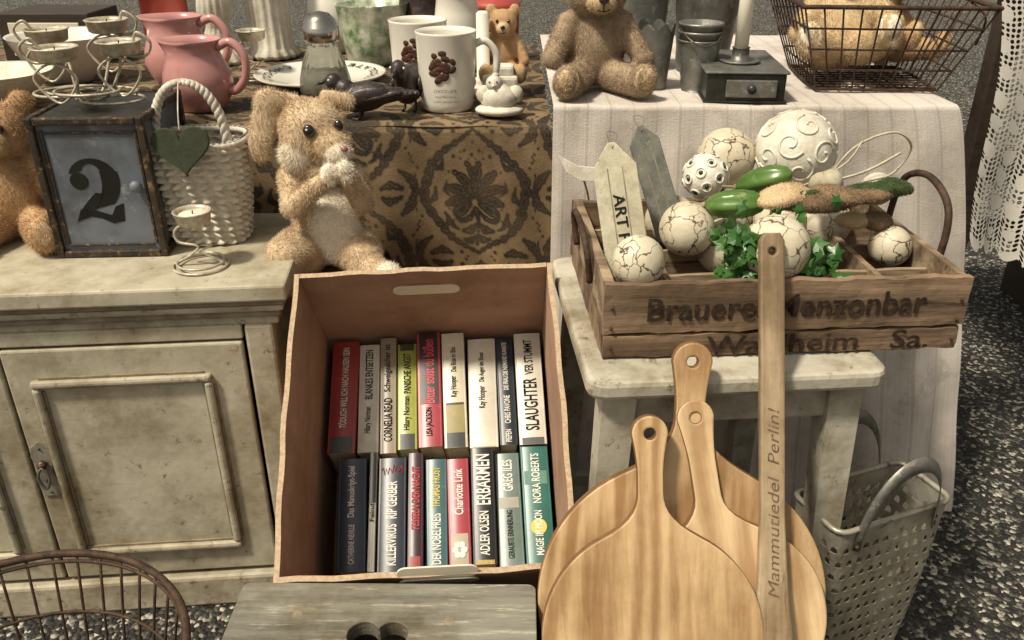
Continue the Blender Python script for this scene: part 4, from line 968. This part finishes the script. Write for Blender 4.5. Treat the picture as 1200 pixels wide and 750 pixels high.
g.tube([(.56,1.48,.97),(.60,1.47,1.04),(.66,1.46,1.07),(.70,1.47,1.04),(.68,1.48,.99),(.62,1.45,.985)],.0022,M_tag,seg=6)
g.tube([(.52,1.44,.98),(.60,1.42,1.01),(.66,1.42,1.045)],.0025,M_tag,seg=6); g.tube([(.50,1.45,.97),(.57,1.43,1.02),(.60,1.44,1.06)],.0018,M_tag,seg=6)
g.obj('twig_decoration')
g=G(); g.ball((0,0,0),(.030,.020,.026),M_tag,seg=16,fn=lambda d:1+.1*math.sin(5*d.x)); g.obj('wooden_ornament',loc=(.545,1.42,.99))

# ================================================================ cutting boards
def board(nm,top,cen,R,m,hw=.021,knob=.030,th=.018,rim=True):
    top=Vector(top);cen=Vector(cen); Y=(top-cen); L=Y.length; Y.normalize(); X=Vector((1,0,0)); X=(X-Y*X.dot(Y)).normalized(); Fm=frame((0,0,0),X,Y)
    L=L-.002; pts=[]; ph=27
    for i in range(61):
        a=rad(90+ph+(360-2*ph)*i/60); wob=1+.004*math.sin(3*a+R*90); pts.append((R*wob*math.cos(a),R*wob*math.sin(a)))
    x0=R*math.sin(rad(ph)); y0=R*math.cos(rad(ph)); ye=L-knob
    rs=[]
    for i in range(1,17):
        t=i/16; y=y0+(ye-y0)*t
        w=hw+(x0-hw)*max(0,1-(y-y0)/(.42*R))**2.4 + (knob-hw)*max(0,(t-.62)/.38)**1.6
        rs.append((w,y))
    capp=[(knob*math.cos(rad(a)),ye+knob*math.sin(rad(a))) for a in range(15,180,15)]
    lp=pts+rs+capp+[(-x,y) for x,y in rs[::-1]]
    hole=[(.0085*math.cos(rad(a)),ye+.0085*math.sin(rad(a))) for a in range(0,360,24)]
    g=G(); g.prism([lp,hole],th,m,T((0,0,-th/2)),bev=.003,side=M_bedge)
    o=g.obj(nm); o.matrix_world=Matrix.Translation(cen)@Fm
board('round_cutting_board',(.269,1.118,.847),(.261,.984,.4645),.2225,M_bwood,.022,.030)
board('round_cutting_board.001',(.269,1.088,.765),(.326,.950,.458),.150,M_bwood2,.020,.028)
board('round_cutting_board.002',(.2,1.050,.762),(.207,.915,.461),.164,M_bwood,.019,.027)
g=G(); p0=Vector((.382,.665,.0));p1=Vector((.389,1.200,.985)); Y=(p1-p0);L=Y.length;Y.normalize();X=(Vector((1,0,0))-Y*Y.x).normalized()
lp=[(-.034,0),(.034,0),(.032,.35),(.030,.52),(.022,.60),(.018,.70),(.0185,L-.012),(.012,L),(-.012,L),(-.0185,L-.012),(-.018,.70),(-.022,.60),(-.030,.52),(-.032,.35)]
hole=[(.006*math.cos(rad(a)),L-.028+.006*math.sin(rad(a))) for a in range(0,360,24)]
g.prism([lp,hole],.016,M_pad,T((0,0,-.008)),bev=.003)
g.text('Mammutiedel  Perlin!',.28,.017,frame((0,.72,.0084),(0,1,0),(-1,0,0)),M_inkp,bold=.0,shear=.25)
o=g.obj('washing_paddle'); o.matrix_world=Matrix.Translation(p0)@frame((0,0,0),X,Y)
g=G(); g.box((.50,.20,.225),(.27,.86,.1125),M_dwood,bev=.01)
for k in range(3): g.box((.5,.006,.06),(.27,.757,.04+.075*k),M_crate)
g.obj('low_wooden_crate')

# ================================================================ perforated metal basket
g=G(); g.M=T((.645,1.22,0),(0,0,rad(22)))
NC,NRW=32,14; H=.475
def bagp(u,v):
    hx=.092+.034*v; hy=.044+.018*v; r=.020
    segs=[2*(hx-r),math.pi*r/2,2*(hy-r),math.pi*r/2]*2; tot=sum(segs); s_=(u%1)*tot; i=0
    while s_>segs[i] and i<7: s_-=segs[i]; i+=1
    k=i//2
    if i%2==0:
        if k==0: x,y=-hx+r+s_,-hy
        elif k==1: x,y=hx,-hy+r+s_
        elif k==2: x,y=hx-r-s_,hy
        else: x,y=-hx,hy-r-s_
    else:
        cx,cy=[(hx-r,-hy+r),(hx-r,hy-r),(-hx+r,hy-r),(-hx+r,-hy+r)][k]; a=-math.pi/2+k*math.pi/2+s_/r
        x,y=cx+r*math.cos(a),cy+r*math.sin(a)
    return (x,y-.008*math.sin(math.pi*v)*(1 if y<0 else -1),.012+(H-.012)*v)
for i in range(NC):
    for j in range(NRW):
        u0=(i+(.5 if j%2 else 0))/NC; v0=(j+.3)/(NRW+1.3); du=1/NC; dv=1/(NRW+1.3)
        sq=[(-.5,-.5),(0,-.5),(.5,-.5),(.5,0),(.5,.5),(0,.5),(-.5,.5),(-.5,0)]
        cc_=[(-.29,-.16),(0,-.17),(.29,-.16),(.28,.06),(.18,.23),(0,.29),(-.18,.23),(-.28,.06)]
        V=[bagp(u0+du*(a+.5),v0+dv*(b_+.5)) for a,b_ in sq]+[bagp(u0+du*(a+.5),v0+dv*(b_+.5)) for a,b_ in cc_]
        g.add(V,[(q,(q+1)%8,8+(q+1)%8,8+q) for q in range(8)],M_galvr,False)
for (v0,v1) in((0,.3/(NRW+1.3)),((NRW+.3)/(NRW+1.3),1)):
    V=[];S=NC*2
    for v in(v0,v1):
        for i in range(S): V.append(bagp(i/S,v))
    g.add(V,[(i,(i+1)%S,S+(i+1)%S,S+i) for i in range(S)],M_galvr,False)
g.tube([bagp(i/68,1) for i in range(68)],.0035,M_galvr,cyc=True,seg=6,n=1); g.tube([bagp(i/68,0) for i in range(68)],.003,M_galvr,cyc=True,seg=6,n=1)
g.add([bagp(i/44,.0) for i in range(44)],[tuple(range(44))],M_galvr)
for sy in(-1,1):
    V=[];N=28
    for i in range(N+1):
        a=math.pi*i/N; x=.086*math.cos(a); z=H-.045+.165*math.sin(a)**.85; yy=sy*(.0665+.012*math.sin(a))
        for dz in(-.013,.013): V.append((x*(1+dz*4),yy+dz*.35,z+dz*math.sin(a)))
    F=[(2*i,2*i+1,2*i+3,2*i+2) for i in range(N)]
    g.add(V,F,M_galv,True)
    for q in(-1,1):
        for zz in(H-.035,H-.02): g.ball((q*.086,sy*.068,zz),.004,M_rust,seg=8)
o=g.obj('perforated_metal_basket'); md=o.modifiers.new('s','SOLIDIFY'); md.thickness=.0018

# round wire basket bottom left
g=G(); g.M=T((-.695,.80,0))
R=.245
def ring(r,z,t,m=M_rust): g.tube([(r*math.cos(a),r*math.sin(a),z) for a in np.linspace(0,2*math.pi,37)[:-1]],t,m,cyc=True,seg=8,n=2)
ring(R,.50,.0062); ring(R-.004,.487,.003); ring(.220,.40,.0028); ring(.195,.28,.0028); ring(.165,.14,.0028); ring(.14,.008,.005)
for k in range(40):
    a=2*math.pi*k/40; g.tube([(r_*math.cos(a),r_*math.sin(a),z) for r_,z in((R-.002,.495),(.220,.40),(.195,.28),(.165,.14),(.14,.008))],.0024,M_rust,seg=5,n=2)
for k in range(12):
    x=-.13+.26*k/11; yy=math.sqrt(max(0,.14**2-x*x)); g.tube([(x,-yy,.008),(x,yy,.008)],.002,M_rust,n=1,seg=5); g.tube([(-yy,x,.010),(yy,x,.010)],.002,M_rust,n=1,seg=5)
g.obj('round_wire_basket')

# ================================================================ light / world / camera
w=bpy.data.worlds.new('World'); sc.world=w; w.use_nodes=True; n=w.node_tree.nodes;l=w.node_tree.links
sky=n.new('ShaderNodeTexSky'); sky.sky_type='NISHITA'; sky.sun_disc=False
sky.dust_density=4; sky.air_density=1.2
hs=n.new('ShaderNodeHueSaturation'); hs.inputs['Saturation'].default_value=.25; l.new(sky.outputs[0],hs.inputs['Color'])
mw=n.new('ShaderNodeMix'); mw.data_type='RGBA'; mw.blend_type='MULTIPLY'; mw.inputs[0].default_value=1; mw.inputs[7].default_value=(1,.93,.80,1); l.new(hs.outputs[0],mw.inputs[6])
bg=n['Background']; l.new(mw.outputs[2],bg.inputs['Color']); bg.inputs['Strength'].default_value=.11
sd=bpy.data.lights.new('sun','SUN'); sd.energy=4.5; sd.angle=rad(6); sd.color=(1,.92,.76)
so=bpy.data.objects.new('sun',sd); COL.objects.link(so)
dirv=Vector((-.50,-.36,1.0)).normalized()
so.rotation_euler=dirv.to_track_quat('Z','Y').to_euler()
sky.sun_elevation=math.asin(dirv.z); sky.sun_rotation=math.atan2(dirv.x,dirv.y)
cd=bpy.data.cameras.new('camera'); cd.lens=30; cd.sensor_width=36; cd.clip_end=300; cd.clip_start=.02
co=bpy.data.objects.new('camera',cd); COL.objects.link(co); co.location=(0,0,1.45); co.rotation_euler=(rad(63),0,0); sc.camera=co
sc.view_settings.view_transform='Standard'; sc.view_settings.look='None'; sc.view_settings.exposure=0
